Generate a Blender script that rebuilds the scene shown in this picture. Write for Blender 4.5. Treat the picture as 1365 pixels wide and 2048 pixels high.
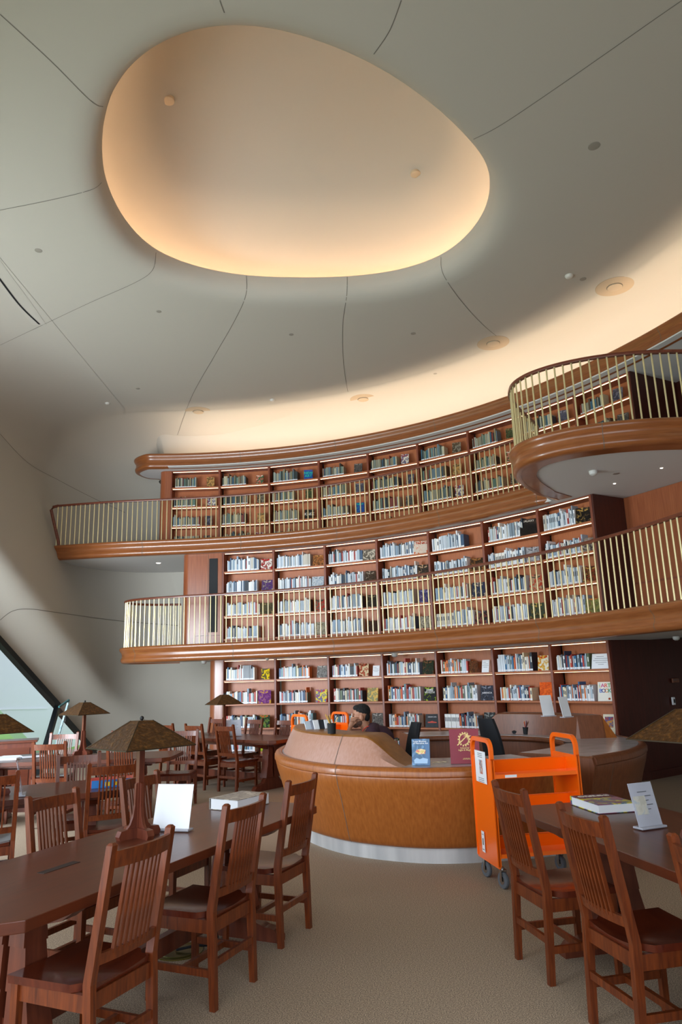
import bpy, math, random
from math import sin, cos, pi, radians, hypot, atan2
from mathutils import Vector, Matrix
from mathutils.bvhtree import BVHTree
random.seed(7)
SC = bpy.context.scene
for o in list(bpy.data.objects): bpy.data.objects.remove(o)
COL = SC.collection

# ------------------------------------------------------------------ camera
F = 1430.0; EYE = Vector((0, 0, 1.65))
_P = radians(13.006); _R = radians(-1.8064)
_f = Vector((0, cos(_P), sin(_P))); _u = Vector((0, -sin(_P), cos(_P))); _r = Vector((1, 0, 0))
CR = cos(_R)*_r + sin(_R)*_u; CU = -sin(_R)*_r + cos(_R)*_u
cam = bpy.data.cameras.new('camera'); camo = bpy.data.objects.new('camera', cam); COL.objects.link(camo)
cam.sensor_fit = 'VERTICAL'; cam.sensor_height = 36; cam.lens = F/2048*36; cam.clip_end = 300
camo.matrix_world = Matrix(((CR.x, CU.x, -_f.x, 0), (CR.y, CU.y, -_f.y, 0), (CR.z, CU.z, -_f.z, EYE.z), (0, 0, 0, 1)))
SC.camera = camo
def ray(x, y): return CR*((x-682.5)/F) - CU*((y-1024)/F) + _f
def atz(x, y, z):
    d = ray(x, y); return EYE + d*((z-EYE.z)/d.z)
def aty(x, y, Y):
    d = ray(x, y); return EYE + d*(Y/d.y)
def px(p):
    d = Vector(p)-EYE; w = d.dot(_f); return 682.5+F*d.dot(CR)/w, 1024-F*d.dot(CU)/w

# ------------------------------------------------------------------ world, lights, exposure
SC.view_settings.view_transform = 'Standard'; SC.view_settings.look = 'None'
SC.view_settings.gamma = 1; SC.view_settings.use_curve_mapping = False
SC.view_settings.exposure = 0.06
W = bpy.data.worlds.new('sky'); SC.world = W; W.use_nodes = True
bg = W.node_tree.nodes['Background']; bg.inputs[0].default_value = (0.80, 0.90, 1.0, 1); bg.inputs[1].default_value = 1.35
def area(name, loc, target, sx, sy, power, col):
    l = bpy.data.lights.new(name, 'AREA'); l.shape = 'RECTANGLE'; l.size = sx; l.size_y = sy; l.energy = power; l.color = col
    o = bpy.data.objects.new(name, l); COL.objects.link(o); o.location = loc
    o.rotation_euler = (Vector(target)-Vector(loc)).to_track_quat('-Z', 'Y').to_euler(); return o
area('window_daylight_rear', (0.5, -2.6, 2.6), (0.5, 10, 1.6), 9, 4.4, 300, (0.86, 0.93, 1.0))
area('window_daylight_left', (-5.7, 2.6, 2.3), (-1.2, 11.5, 1.9), 7.5, 3.8, 350, (0.84, 0.93, 1.0))
sun = bpy.data.lights.new('sun', 'SUN'); sun.energy = .9; sun.angle = 0.05; sun.color = (1, .97, .9)
suno = bpy.data.objects.new('sun', sun); COL.objects.link(suno); suno.rotation_euler = (radians(25), radians(28), 0)

area('window_daylight_slant', (-7.7, 6.8, 2.0), (-6.0, 14.5, 2.2), 3.0, 3.6, 1000, (0.82, 0.92, 1.0))

# ------------------------------------------------------------------ materials
def lin(c):
    if isinstance(c, str): c = tuple(int(c[i:i+2], 16)/255 for i in (0, 2, 4))
    return tuple((v/12.92 if v <= .04045 else ((v+.055)/1.055)**2.4) for v in c[:3]) + (1,)
def mat(name, col, rough=.5, metal=0, emit=0, trans=0, alpha=1, spec=None, coat=0):
    m = bpy.data.materials.new(name); m.use_nodes = True; b = m.node_tree.nodes['Principled BSDF']
    b.inputs['Base Color'].default_value = lin(col); b.inputs['Roughness'].default_value = rough; b.inputs['Metallic'].default_value = metal
    if emit: b.inputs['Emission Color'].default_value = lin(col); b.inputs['Emission Strength'].default_value = emit
    if trans: b.inputs['Transmission Weight'].default_value = trans
    if alpha < 1: b.inputs['Alpha'].default_value = alpha
    if spec is not None: b.inputs['Specular IOR Level'].default_value = spec
    if coat: b.inputs['Coat Weight'].default_value = coat; b.inputs['Coat Roughness'].default_value = .12
    return m
def noisy(name, c1, c2, scale=(1, 1, 1), nscale=5, rough=.5, metal=0, detail=4, bump=0, coords='Object', lo=.3, hi=.7, coat=0, c3=None, dist=0):
    m = mat(name, c1, rough, metal, coat=coat); nt = m.node_tree; b = nt.nodes['Principled BSDF']
    tc = nt.nodes.new('ShaderNodeTexCoord'); mp = nt.nodes.new('ShaderNodeMapping'); mp.inputs['Scale'].default_value = scale
    nz = nt.nodes.new('ShaderNodeTexNoise'); nz.inputs['Scale'].default_value = nscale; nz.inputs['Detail'].default_value = detail; nz.inputs['Distortion'].default_value = dist
    rp = nt.nodes.new('ShaderNodeValToRGB'); rp.color_ramp.elements[0].position = lo; rp.color_ramp.elements[1].position = hi
    rp.color_ramp.elements[0].color = lin(c1); rp.color_ramp.elements[1].color = lin(c2)
    if c3:
        e = rp.color_ramp.elements.new((lo+hi)/2); e.color = lin(c3)
    L = nt.links.new; L(tc.outputs[coords], mp.inputs[0]); L(mp.outputs[0], nz.inputs['Vector']); L(nz.outputs[0], rp.inputs[0]); L(rp.outputs[0], b.inputs['Base Color'])
    if bump:
        bp = nt.nodes.new('ShaderNodeBump'); bp.inputs['Strength'].default_value = bump; bp.inputs['Distance'].default_value = .01
        L(nz.outputs[0], bp.inputs['Height']); L(bp.outputs[0], b.inputs['Normal'])
    return m
M = {}
M['plaster'] = noisy('plaster', 'a8a296', 'b3ada2', nscale=.8, rough=.75, coords='Generated')
M['soffit'] = mat('soffit_paint', 'd0cecc', .8)
M['dome'] = mat('dome_plaster', 'b0a697', .8)
M['seam'] = mat('joint_shadow_gap', '6a655c', .9)
M['carpet'] = noisy('carpet', '7b6b5c', 'c4ad93', scale=(1, 1, 1), nscale=150, rough=.95, detail=8, bump=.1, lo=.4, hi=.62, c3='a18d77')
M['case'] = noisy('bookcase_wood', 'a05934', 'b97044', scale=(22, 22, .8), nscale=6, rough=.42, lo=.3, hi=.75)
M['case_edge'] = noisy('bookcase_edge_wood', '743825', '8d4a33', scale=(14, 14, .6), nscale=6, rough=.38)
M['fascia'] = noisy('fascia_wood', '7d4521', '9a5c31', scale=(1.2, 1.2, 14), nscale=3, rough=.3, lo=.25, hi=.8, coat=.25)
M['rail'] = noisy('handrail_wood', '5d2a1a', '743a25', scale=(2, 2, 10), nscale=4, rough=.35, coat=.2)
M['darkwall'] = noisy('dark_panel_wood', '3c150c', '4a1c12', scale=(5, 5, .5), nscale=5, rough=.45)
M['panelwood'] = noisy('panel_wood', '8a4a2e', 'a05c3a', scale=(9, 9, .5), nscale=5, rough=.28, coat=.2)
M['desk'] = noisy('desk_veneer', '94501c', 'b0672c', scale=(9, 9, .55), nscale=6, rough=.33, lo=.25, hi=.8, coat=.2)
M['desksheen'] = noisy('desk_veneer_sky_sheen', 'b0806a', 'bf9484', scale=(9, 9, .6), nscale=6, rough=.3, lo=.25, hi=.8, coat=.3)  # desk veneer with the sky's reflection painted in as a pinkish pale tone
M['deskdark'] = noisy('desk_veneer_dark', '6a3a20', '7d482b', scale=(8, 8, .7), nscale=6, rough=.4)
M['desktop'] = noisy('desk_hood_top', '80501f', '9a642e', scale=(3, 3, 3), nscale=4, rough=.35)
M['steel'] = noisy('brushed_steel', 'c9ccd0', 'eceef0', scale=(3, 3, .3), nscale=2, rough=.4, metal=.55)
M['marble'] = noisy('marble', 'a5a2a4', 'c6c4c8', scale=(1, 4, 1), nscale=2.2, rough=.18, detail=6, c3='b4b2b6', dist=1.5)
M['chair'] = noisy('chair_wood', '4a1c09', '7e3a14', scale=(14, 14, 1.2), nscale=5, rough=.36, lo=.25, hi=.8, coat=.1)
M['seat'] = noisy('seat_wood', '45160b', '652813', scale=(2, 8, 2), nscale=4, rough=.25, lo=.25, hi=.8, coat=.35)
M['table'] = noisy('table_wood', '4a1c0b', '632d15', scale=(.7, 9, 9), nscale=3, rough=.33, lo=.2, hi=.85, coat=.15)
M['tableleg'] = noisy('table_leg_wood', '542416', '6f3621', scale=(7, 7, .8), nscale=4, rough=.35, coat=.2)
M['brass'] = mat('pale_brass', 'dfcf9e', .35, .5)
M['mica'] = noisy('hammered_mica', '40290f', '8a6029', scale=(1, 1, 1.4), nscale=45, rough=.36, metal=.6, detail=6, lo=.25, hi=.8, bump=.4, c3='573718')
M['darkmetal'] = mat('dark_metal', '1c1b1c', .4, .6)
M['slot'] = mat('table_slot', '241008', .6)
M['mullion'] = mat('window_mullion', '15181b', .35, .4)
M['orange'] = mat('orange_enamel', 'ff6c06', .3, coat=.3)
M['caster'] = mat('caster_chrome', 'b5b8ba', .25, 1)
M['rubber'] = mat('grey_rubber', '5c6066', .6)
M['white'] = mat('white_paper', 'eef0f5', .5)
M['page'] = mat('book_pages', 'e4e0d6', .7)
M['black'] = mat('black_mesh', '0c0d12', .7)
M['fabric'] = mat('black_office_fabric', '14161c', .75)
M['ink'] = mat('printed_ink', '55565c', .6)
M['gold'] = mat('gold_print', 'd8b878', .4, .3)
M['led'] = mat('led_strip', 'ffdcb4', .5, emit=2.7)
M['led_low'] = mat('led_strip_lower', 'ffdcb4', .5, emit=3)
M['cove'] = mat('cove_led', 'ffecd0', .5, emit=19)
M['domeled'] = mat('dome_cove_led', 'ffdcb6', .5, emit=68)
M['lamp_on'] = mat('downlight_lens', 'fff2dc', .5, emit=6)
M['glass'] = mat('glass', 'ffffff', 0, trans=1); 
g_ = M['glass'].node_tree; g_.nodes.remove(g_.nodes['Principled BSDF'])
t_ = g_.nodes.new('ShaderNodeBsdfTransparent'); t_.inputs[0].default_value = (.97, .98, .99, 1); s_ = g_.nodes.new('ShaderNodeBsdfGlossy'); s_.inputs['Roughness'].default_value = .02
x_ = g_.nodes.new('ShaderNodeMixShader'); x_.inputs[0].default_value = .06
g_.links.new(t_.outputs[0], x_.inputs[1]); g_.links.new(s_.outputs[0], x_.inputs[2]); g_.links.new(x_.outputs[0], g_.nodes['Material Output'].inputs[0])
M['acrylic'] = mat('frosted_acrylic', 'c6c8d4', .25, alpha=.66)
M['edgeglass'] = mat('green_glass_edge', '3c7478', .15, alpha=.8)
M['grass'] = noisy('lawn', '6fa046', '93bd62', nscale=3, rough=.95, detail=6)
M['shell'] = mat('white_cladding', 'dfe5ea', .6)
M['skin'] = mat('skin', 'a87458', .55)
M['shirt'] = mat('maroon_shirt', '3a2030', .85)
M['hair'] = noisy('black_hair', '0d0b0b', '1c1817', nscale=60, rough=.9, bump=.6)
M['denim'] = mat('dark_trousers', '20242e', .85)
_cm = {}
def cmat(c, rough=.45):
    if c not in _cm: _cm[c] = mat('book_cover_'+c, c, rough)
    return _cm[c]
def art(name, a, b, c, s=18):
    return noisy(name, a, b, nscale=s, rough=.3, detail=2, lo=.42, hi=.6, c3=c, dist=.8)

# ------------------------------------------------------------------ mesh helpers
class MB:
    def __init__(s): s.v = []; s.f = []; s.m = []
    def add(s, vs, fs, mi=0):
        k = len(s.v); s.v += [tuple(v) for v in vs]; s.f += [tuple(i+k for i in f) for f in fs]; s.m += [mi]*len(fs); return s
    def hexa(s, p, mi=0):
        return s.add(p, [(3, 2, 1, 0), (4, 5, 6, 7), (0, 1, 5, 4), (1, 2, 6, 5), (2, 3, 7, 6), (3, 0, 4, 7)], mi)
    def box(s, c, d, mi=0, rz=0, mtx=None):
        x, y, z = (k/2 for k in d)
        p = [Vector(q) for q in ((-x, -y, -z), (x, -y, -z), (x, y, -z), (-x, y, -z), (-x, -y, z), (x, -y, z), (x, y, z), (-x, y, z))]
        if rz: R = Matrix.Rotation(rz, 3, 'Z'); p = [R @ q for q in p]
        p = [q+Vector(c) for q in p]
        if mtx: p = [mtx @ q for q in p]
        return s.hexa(p, mi)
    def bar(s, a, b, w, d, mi=0, w2=None, d2=None, ref=None):
        a, b = Vector(a), Vector(b); t = (b-a).normalized()
        ref = Vector(ref) if ref else (Vector((1, 0, 0)) if abs(t.x) < .9 else Vector((0, 1, 0)))
        y = t.cross(ref).normalized(); x = y.cross(t).normalized()
        w2 = w2 or w; d2 = d2 or d
        P = [a-x*w/2-y*d/2, a+x*w/2-y*d/2, a+x*w/2+y*d/2, a-x*w/2+y*d/2, b-x*w2/2-y*d2/2, b+x*w2/2-y*d2/2, b+x*w2/2+y*d2/2, b-x*w2/2+y*d2/2]
        return s.hexa(P, mi)
    def tube(s, pts, r, n=8, mi=0, closed=False, cap=True):
        pts = [Vector(p) for p in pts]; N = len(pts); rs = r if isinstance(r, (list, tuple)) else [r]*N
        k = len(s.v); ref = Vector((0, 0, 1))
        for i, p in enumerate(pts):
            t = ((pts[(i+1) % N] if closed or i < N-1 else p) - (pts[i-1] if closed or i > 0 else p)).normalized()
            up = ref if abs(t.z) < .95 else Vector((1, 0, 0))
            x = t.cross(up).normalized(); y = x.cross(t)
            for j in range(n):
                a = 2*pi*j/n; s.v.append(tuple(p + x*(cos(a)*rs[i]) + y*(sin(a)*rs[i])))
        for i in range(N if closed else N-1):
            for j in range(n):
                a = k+i*n+j; b = k+i*n+(j+1) % n; c = k+((i+1) % N)*n+(j+1) % n; d = k+((i+1) % N)*n+j
                s.f.append((a, b, c, d)); s.m.append(mi)
        if cap and not closed:
            s.f.append(tuple(k+j for j in range(n))[::-1]); s.m.append(mi)
            s.f.append(tuple(k+(N-1)*n+j for j in range(n))); s.m.append(mi)
        return s
    def lathe(s, prof, c=(0, 0, 0), n=16, mi=0):
        k = len(s.v); c = Vector(c)
        for r, z in prof:
            for j in range(n): a = 2*pi*j/n; s.v.append((c.x+r*cos(a), c.y+r*sin(a), c.z+z))
        for i in range(len(prof)-1):
            for j in range(n):
                s.f.append((k+i*n+j, k+i*n+(j+1) % n, k+(i+1)*n+(j+1) % n, k+(i+1)*n+j)); s.m.append(mi)
        s.f.append(tuple(k+j for j in range(n))[::-1]); s.m.append(mi)
        s.f.append(tuple(k+(len(prof)-1)*n+j for j in range(n))); s.m.append(mi)
        return s
    def prism(s, poly, z0, z1, mi=0, mtx=None):
        n = len(poly); vs = [Vector((p[0], p[1], z0)) for p in poly]+[Vector((p[0], p[1], z1)) for p in poly]
        if mtx: vs = [mtx @ v for v in vs]
        fs = [tuple(range(n))[::-1], tuple(range(n, 2*n))]+[(i, (i+1) % n, n+(i+1) % n, n+i) for i in range(n)]
        return s.add(vs, fs, mi)
    def sweep(s, path, prof, closed=False, profclosed=True, mi=0, side=1, zs=None, cap=True):
        """path: plan points; prof: (offset to the given side, z)."""
        n = len(path); nr = normals(path, closed); k = len(s.v); m = len(prof)
        for i, (p, q) in enumerate(zip(path, nr)):
            pr = zs[i] if zs else prof
            for (o, z) in pr: s.v.append((p[0]+q[0]*o*side, p[1]+q[1]*o*side, z))
        for i in range(n if closed else n-1):
            for j in range(m if profclosed else m-1):
                s.f.append((k+i*m+j, k+i*m+(j+1) % m, k+((i+1) % n)*m+(j+1) % m, k+((i+1) % n)*m+j)); s.m.append(mi)
        if cap and profclosed and not closed:
            s.f.append(tuple(k+j for j in range(m))); s.m.append(mi)
            s.f.append(tuple(k+(n-1)*m+j for j in range(m))[::-1]); s.m.append(mi)
        return s
    def mesh(s, name, mats):
        me = bpy.data.meshes.new(name); me.from_pydata(s.v, [], s.f)
        for m in (mats if isinstance(mats, (list, tuple)) else [mats]): me.materials.append(m)
        if any(s.m): me.polygons.foreach_set('material_index', s.m)
        me.update()
        return me
def normals(path, closed=False):
    n = len(path); out = []
    for i in range(n):
        a = path[(i-1) % n] if closed or i > 0 else path[i]; b = path[(i+1) % n] if closed or i < n-1 else path[i]
        t = Vector((b[0]-a[0], b[1]-a[1])); t.normalize(); out.append((t.y, -t.x))
    return out
def offset(path, d, closed=False): return [(p[0]+q[0]*d, p[1]+q[1]*d) for p, q in zip(path, normals(path, closed))]
def spline(P, n=8, closed=False):
    out = []; N = len(P)
    for i in range(N if closed else N-1):
        g = lambda k: P[k % N] if closed else P[max(0, min(N-1, k))]
        a, b, c, d = g(i-1), g(i), g(i+1), g(i+2)
        for j in range(n):
            t = j/n
            out.append(tuple(.5*((2*b[k])+(-a[k]+c[k])*t+(2*a[k]-5*b[k]+4*c[k]-d[k])*t*t+(-a[k]+3*b[k]-3*c[k]+d[k])*t**3) for k in range(len(b))))
    if not closed: out.append(tuple(P[-1]))
    return out
def resample(path, step):
    out = [path[0]]; acc = 0
    for a, b in zip(path, path[1:]):
        L = math.dist(a, b)
        while acc+L >= step:
            t = (step-acc)/L; a = tuple(a[k]+(b[k]-a[k])*t for k in range(len(a))); out.append(a); L = math.dist(a, b); acc = 0
        acc += L
    return out
def fin(o, smooth=False, bevel=0, seg=2, autosm=None):
    me = o.data
    if smooth:
        me.polygons.foreach_set('use_smooth', [True]*len(me.polygons))
        try: me.set_sharp_from_angle(angle=radians(autosm or 40))
        except Exception: pass
    if bevel:
        b = o.modifiers.new('bevel', 'BEVEL'); b.width = bevel; b.segments = seg; b.limit_method = 'ANGLE'; b.angle_limit = radians(40)
    return o
def tag(o, label=None, cat=None, group=None, kind=None):
    if label: o['label'] = label
    if cat: o['category'] = cat
    if group: o['group'] = group
    if kind: o['kind'] = kind
    return o
def obj(name, mb, mats, parent=None, smooth=False, bevel=0, loc=None, rot=None, **k):
    me = mb.mesh(name, mats) if isinstance(mb, MB) else mb
    o = bpy.data.objects.new(name, me); COL.objects.link(o)
    if parent: o.parent = parent
    if loc: o.location = loc
    if rot: o.rotation_euler = rot
    return fin(o, smooth, bevel, **k)
def empty(name, loc=(0, 0, 0), rz=0, label=None, cat=None, group=None, kind=None):
    o = bpy.data.objects.new(name, None); COL.objects.link(o); o.location = loc; o.rotation_euler = (0, 0, rz); o.empty_display_size = .1
    return tag(o, label, cat, group, kind)
KIDS = {}
def copy_tree(o, loc, rz, label, group=None):
    def rec(a, par):
        c = a.copy(); COL.objects.link(c)
        if par: c.parent = par
        for ch in list(a.children): rec(ch, c)
        return c
    r = rec(o, None); r.location = loc; r.rotation_euler = (0, 0, rz); r['label'] = label
    if group: r['group'] = group
    return r
def text(name, body, size, m, parent, loc, rot=(pi/2, 0, 0), ext=.0008, align='CENTER'):
    c = bpy.data.curves.new('t', 'FONT'); c.body = body; c.size = size; c.align_x = align; c.align_y = 'CENTER'; c.extrude = ext; c.offset = size*.012; c.space_line = .85
    t = bpy.data.objects.new('t', c); COL.objects.link(t)
    me = bpy.data.meshes.new_from_object(t.evaluated_get(bpy.context.evaluated_depsgraph_get())); bpy.data.objects.remove(t); me.materials.clear(); me.materials.append(m)
    o = bpy.data.objects.new(name, me); COL.objects.link(o); o.parent = parent; o.location = loc; o.rotation_euler = rot
    return o

# ------------------------------------------------------------------ floor, shell walls, ceiling
ZC = 8.1
S = lambda o: tag(o, kind='structure')
S(obj('floor', MB().box((0, 8, -.05), (16, 24, .1)), M['carpet']))
# --- left/back shell: leaning wall that curves round the far corner and up into the ceiling
def zline(y):   # upper edge of the sloping window opening, along the left wall
    P = [(-3, 5.4), (9.4, 5.4), (13.67, 2.49), (15.51, 1.24), (16.86, .17), (19, -1.6), (40, -9)]
    for (a, b), (c, d) in zip(P, P[1:]):
        if y <= c: return b+(d-b)*(y-a)/(c-a)
    return -9
BACK = 18.4
cols = []
for i in range(60): cols.append(('s', -2.9+i*(16.5+2.9)/60))
for i in range(15): cols.append(('a', i/14*pi/2))
for i in range(13): cols.append(('b', i/12*9.6))
def shell_pt(c, z, ins=0, out=0):
    xl = -(4.85+.35*z); r = max(.05, 1.9-ins)
    if c[0] == 's': return Vector((xl+ins-out, c[1], z))
    if c[0] == 'a':
        return Vector((xl+1.9-r*cos(c[1])-out*max(0, cos(c[1])), 16.5+r*sin(c[1]), z))
    return Vector((xl+1.9+c[1], BACK-ins, z))
def ss(t): t = max(0, min(1, t)); return t*t*(3-2*t)
mb = MB(); NR = 30; NCV = 10; ZW = 6.5
for ci, c in enumerate(cols):
    yy = c[1] if c[0] == 's' else (16.5+1.9*sin(c[1]) if c[0] == 'a' else 30)
    zl = zline(yy); z0 = max(0, zl) if c[0] != 'b' else 0
    for k in range(NR+1):
        z = z0+(ZW-z0)*(k/NR)**1.4
        d = max(0, (z-zl)*.8); out = .8*(1-ss(d/1.05)) if c[0] != 'b' else 0
        mb.v.append(tuple(shell_pt(c, z, 0, out)))
    for k in range(1, NCV+1):
        a = k/NCV*pi/2; r = ZC-ZW
        p = shell_pt(c, ZW, r*(1-cos(a))*1.25, 0); p.z = ZW+r*sin(a)-.006*(k == NCV); 
        if c[0] == 's' or c[0] == 'a': p.x -= .35*r*sin(a)*(1-k/NCV)*.9
        mb.v.append(tuple(p))
nc = NR+NCV+1
for i in range(len(cols)-1):
    for k in range(nc-1):
        a = i*nc+k; mb.f.append((a, a+1, a+nc+1, a+nc)); mb.m.append(0)
wall = S(obj('wall_left', mb, M['plaster'], smooth=True, autosm=80))
wall_bvh = BVHTree.FromPolygons([Vector(v) for v in mb.v], mb.f)
# --- ceiling with the egg-shaped opening
eggpx = [(203,300),(215,200),(260,115),(340,55),(430,28),(530,30),(640,60),(750,110),(850,180),(925,250),(970,310),(982,375),(965,430),(930,475),(880,512),(800,540),(700,553),(600,555),(500,552),(400,535),(310,500),(250,440),(215,370)]
egg = [tuple(atz(x, y, 8.45))[:2] for x, y in eggpx]
egg = spline(egg, 5, True)
for _ in range(6): egg = [tuple((egg[i-1][k]+2*egg[i][k]+egg[(i+1) % len(egg)][k])/4 for k in (0, 1)) for i in range(len(egg))]
ec = (sum(p[0] for p in egg)/len(egg), sum(p[1] for p in egg)/len(egg))
en = [Vector((p[0]-ec[0], p[1]-ec[1])).normalized() for p in egg]
nn = [Vector(q) for q in normals(egg, True)]
if nn[0].dot(en[0]) < 0: nn = [-q for q in nn]
E_ = len(egg); mb = MB()
lip = [(0, 8.45), (.005, 8.38), (.03, 8.29), (.08, 8.215), (.16, 8.155), (.27, 8.115), (.42, 8.1), (.8, 8.1)]
for o_, z in lip:
    for p, q in zip(egg, nn): mb.v.append((p[0]+q.x*o_, p[1]+q.y*o_, z))
for p, q in zip(egg, nn):      # outward to a big rectangle
    d = Vector((p[0]-ec[0], p[1]-ec[1])).normalized(); t = min((9.0)/max(1e-6, abs(d.x)), (11.0)/max(1e-6, abs(d.y)))
    mb.v.append((ec[0]+d.x*t, ec[1]+d.y*t, ZC))
nl = len(lip)+1
for k in range(nl-1):
    for j in range(E_): mb.f.append((k*E_+j, k*E_+(j+1) % E_, (k+1)*E_+(j+1) % E_, (k+1)*E_+j)); mb.m.append(0)
S(obj('ceiling', mb, M['plaster'], smooth=True, autosm=60))
ceil_bvh = BVHTree.FromPolygons([Vector(v) for v in mb.v], mb.f)
mb = MB()   # dome above the opening
dome = [(0, 8.45), (.012, 8.46), (.02, 8.45), (.03, 8.30), (.27, 8.30), (.30, 8.5), (.24, 8.75), (.08, 9.02), (-.2, 9.32), (-.55, 9.6), (-.95, 9.82), (-1.4, 9.96), (-1.8, 10.02), (-2.2, 10.05), (-2.6, 10.06)]
for o_, z in dome:
    for p, q, e in zip(egg, nn, en):
        if o_ >= -.05: mb.v.append((p[0]+q.x*o_, p[1]+q.y*o_, z))
        else:
            f = 1+o_/2.7; mb.v.append((ec[0]+(p[0]-ec[0])*f, ec[1]+(p[1]-ec[1])*f, z))
for k in range(len(dome)-1):
    for j in range(E_): mb.f.append((k*E_+j, (k+1)*E_+j, (k+1)*E_+(j+1) % E_, k*E_+(j+1) % E_)); mb.m.append(0)
mb.f.append(tuple((len(dome)-1)*E_+j for j in range(E_))); mb.m.append(0)
S(obj('ceiling_dome', mb, M['dome'], smooth=True, autosm=60))
dome_bvh = BVHTree.FromPolygons([Vector(v) for v in mb.v], [f for f in mb.f])
mb = MB().tube([(p[0]+q.x*.09, p[1]+q.y*.09, 8.315) for p, q in zip(egg, nn)], .012, 6, closed=True)
tag(obj('cove_light_strip', mb, M['domeled']), 'warm light strip hidden on the rim of the egg-shaped ceiling opening', 'light strip')
# --- enclosing walls outside the frame
S(obj('wall_right', MB().box((7.6, 8, 4), (.2, 24, 8.2)), M['plaster']))
mbw = MB()
mbw.box((0, -2.95, .25), (16, .15, .5)).box((0, -2.95, 6.7), (16, .15, 3)).box((-6.6, -2.95, 2.9), (3.2, .15, 5)).box((6.4, -2.95, 2.9), (3, .15, 5))
S(obj('wall_rear', mbw, M['plaster']))
S(obj('ceiling_slab', MB().box((0, 8, 11.0), (18, 24, .1)), M['plaster']))
S(obj('wall_back', MB().box((3.5, BACK+.2, 5.05), (14, .2, 10)), M['plaster']))

# --- leaning window on the left
def wpt(y, z, o_=.8): return Vector((-(4.85+.35*z)-o_, y, z))
tri = [(16.86, .17), (17.0, 0), (2, 0), (2, 5.4), (9.4, 5.4), (13.67, 2.49), (15.51, 1.24)]
mb = MB().add([wpt(y, z, .82) for y, z in tri], [tuple(range(len(tri)))])
win = S(obj('window_1', mb, M['glass']))
def beam(a, b, w=.09): return MB().bar(a, b, w, .14)
pts = [(3, 5.4), (9.4, 5.4), (13.67, 2.49), (15.51, 1.24)]
mb = MB()
for a, b in zip(pts, pts[1:]): mb.bar(wpt(*a), wpt(*b), .12, .12)
mb.bar(wpt(15.4, 1.2), wpt(16.9, .14), .09, .09); mb.bar(wpt(15.51, 1.24), wpt(13.6, 0), .09, .12)
o = obj('frame', mb, M['mullion'], win)
fr = MB()
a, b, c_, d = aty(122, 1412, 13.6), aty(137, 1400, 13.6), aty(128, 1450, 13.6), aty(118, 1480, 13.6)
v = empty('glass_door', (0, 0, 0), 0, 'tall clear glass door leaf with a teal edge standing ajar at the slanted window', 'glass door')
p0 = aty(118, 1414, 13.2); p1 = aty(138, 1400, 13.5); q0 = Vector((p0.x, p0.y, 0)); q1 = Vector((p1.x-.35, p1.y, 0))
obj('glass_panel', MB().hexa([q0, q1, q1+Vector((0, .02, 0)), q0+Vector((0, .02, 0)), p0, p1, p1+Vector((0, .02, 0)), p0+Vector((0, .02, 0))]), M['glass'], v)
obj('edge_trim', MB().bar(p0, p1, .03, .03).bar(q1, p1, .03, .03), M['edgeglass'], v)
# outside
S(obj('lawn', MB().box((-66, 56, -.45), (120, 240, .1)), M['grass']))
X0 = -9.5
def onx(x, y, X):
    d = ray(x, y); return EYE+d*(X/d.x)
pl = [onx(-260, 1150, X0), onx(-60, 1357, X0), onx(0, 1420, X0), onx(86, 1508, X0), onx(140, 1560, X0), onx(330, 1560, X0), onx(330, 900, X0), onx(-260, 900, X0)]
pl = [Vector((X0, p.y, max(p.z, -.45))) for p in pl]
mb = MB(); n = len(pl); mb.add(pl+[p+Vector((-.4, 0, 0)) for p in pl], [tuple(range(n)), tuple(range(n, 2*n))[::-1]]+[(i, (i+1) % n, n+(i+1) % n, n+i) for i in range(n)])
tag(obj('exterior_fin', mb, M['shell']), 'white curved exterior wall of the building seen through the slanted window', 'exterior wall')
mb = MB().bar(onx(0, 1419, X0+.02), onx(96, 1417, X0+.02), .03, .02)
S(obj('trim_9', mb, M['white']))

# --- joints drawn as thin ribbons on the surfaces
def ribbon(name, pts, bvh, w=.012, m=None, lift=.004):
    out = []
    P = spline(pts, 6) if len(pts) > 2 else [tuple(pts[0][k]+(pts[1][k]-pts[0][k])*t/8 for k in (0, 1)) for t in range(9)]
    for (x, y) in P:
        d = ray(x, y).normalized(); h = min([q for q in (wall_bvh.ray_cast(EYE, d), ceil_bvh.ray_cast(EYE, d)) if q[0]] or [(None,)], key=lambda q: q[3] if q[0] else 0)
        if h[0]:
            nrm = h[1] if h[1].dot(d) < 0 else -h[1]; out.append((h[0]+nrm*lift, nrm))
    mb = MB()
    for i, (p, nrm) in enumerate(out):
        t = (out[min(i+1, len(out)-1)][0]-out[max(i-1, 0)][0]).normalized(); s = t.cross(nrm).normalized()*w/2
        mb.v += [tuple(p-s), tuple(p+s)]
        if i: k = 2*i; mb.f.append((k-2, k-1, k+1, k)); mb.m.append(0)
    if mb.f: return S(obj(name, mb, m or M['seam']))
seams = [[(493,552),(492,590),(470,640),(430,710),(385,790),(355,870)], [(695,554),(694,590),(686,650),(688,730),(700,800),(712,835)],
 [(883,514),(888,550),(930,610),(985,665),(1060,715)], [(312,505),(305,540),(270,565),(180,605),(95,645),(0,690)],
 [(206,213),(180,200),(100,120),(0,28)], [(440,0),(444,12),(449,25)], [(803,0),(780,60),(748,108)], [(948,278),(1010,245),(1150,150),(1300,45),(1365,0)],
 [(0,420),(100,400),(180,380),(203,365)]]
for i, s_ in enumerate(seams): ribbon('trim_%d' % (10+i), s_, ceil_bvh, .009)
ribbon('trim_20', [(0,1240),(25,1222),(60,1218),(120,1226),(240,1242),(356,1251)], wall_bvh, .014)
ribbon('trim_21', [(0, 868), (55, 925), (120, 962), (190, 998), (250, 1025)], wall_bvh, .01)

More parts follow.
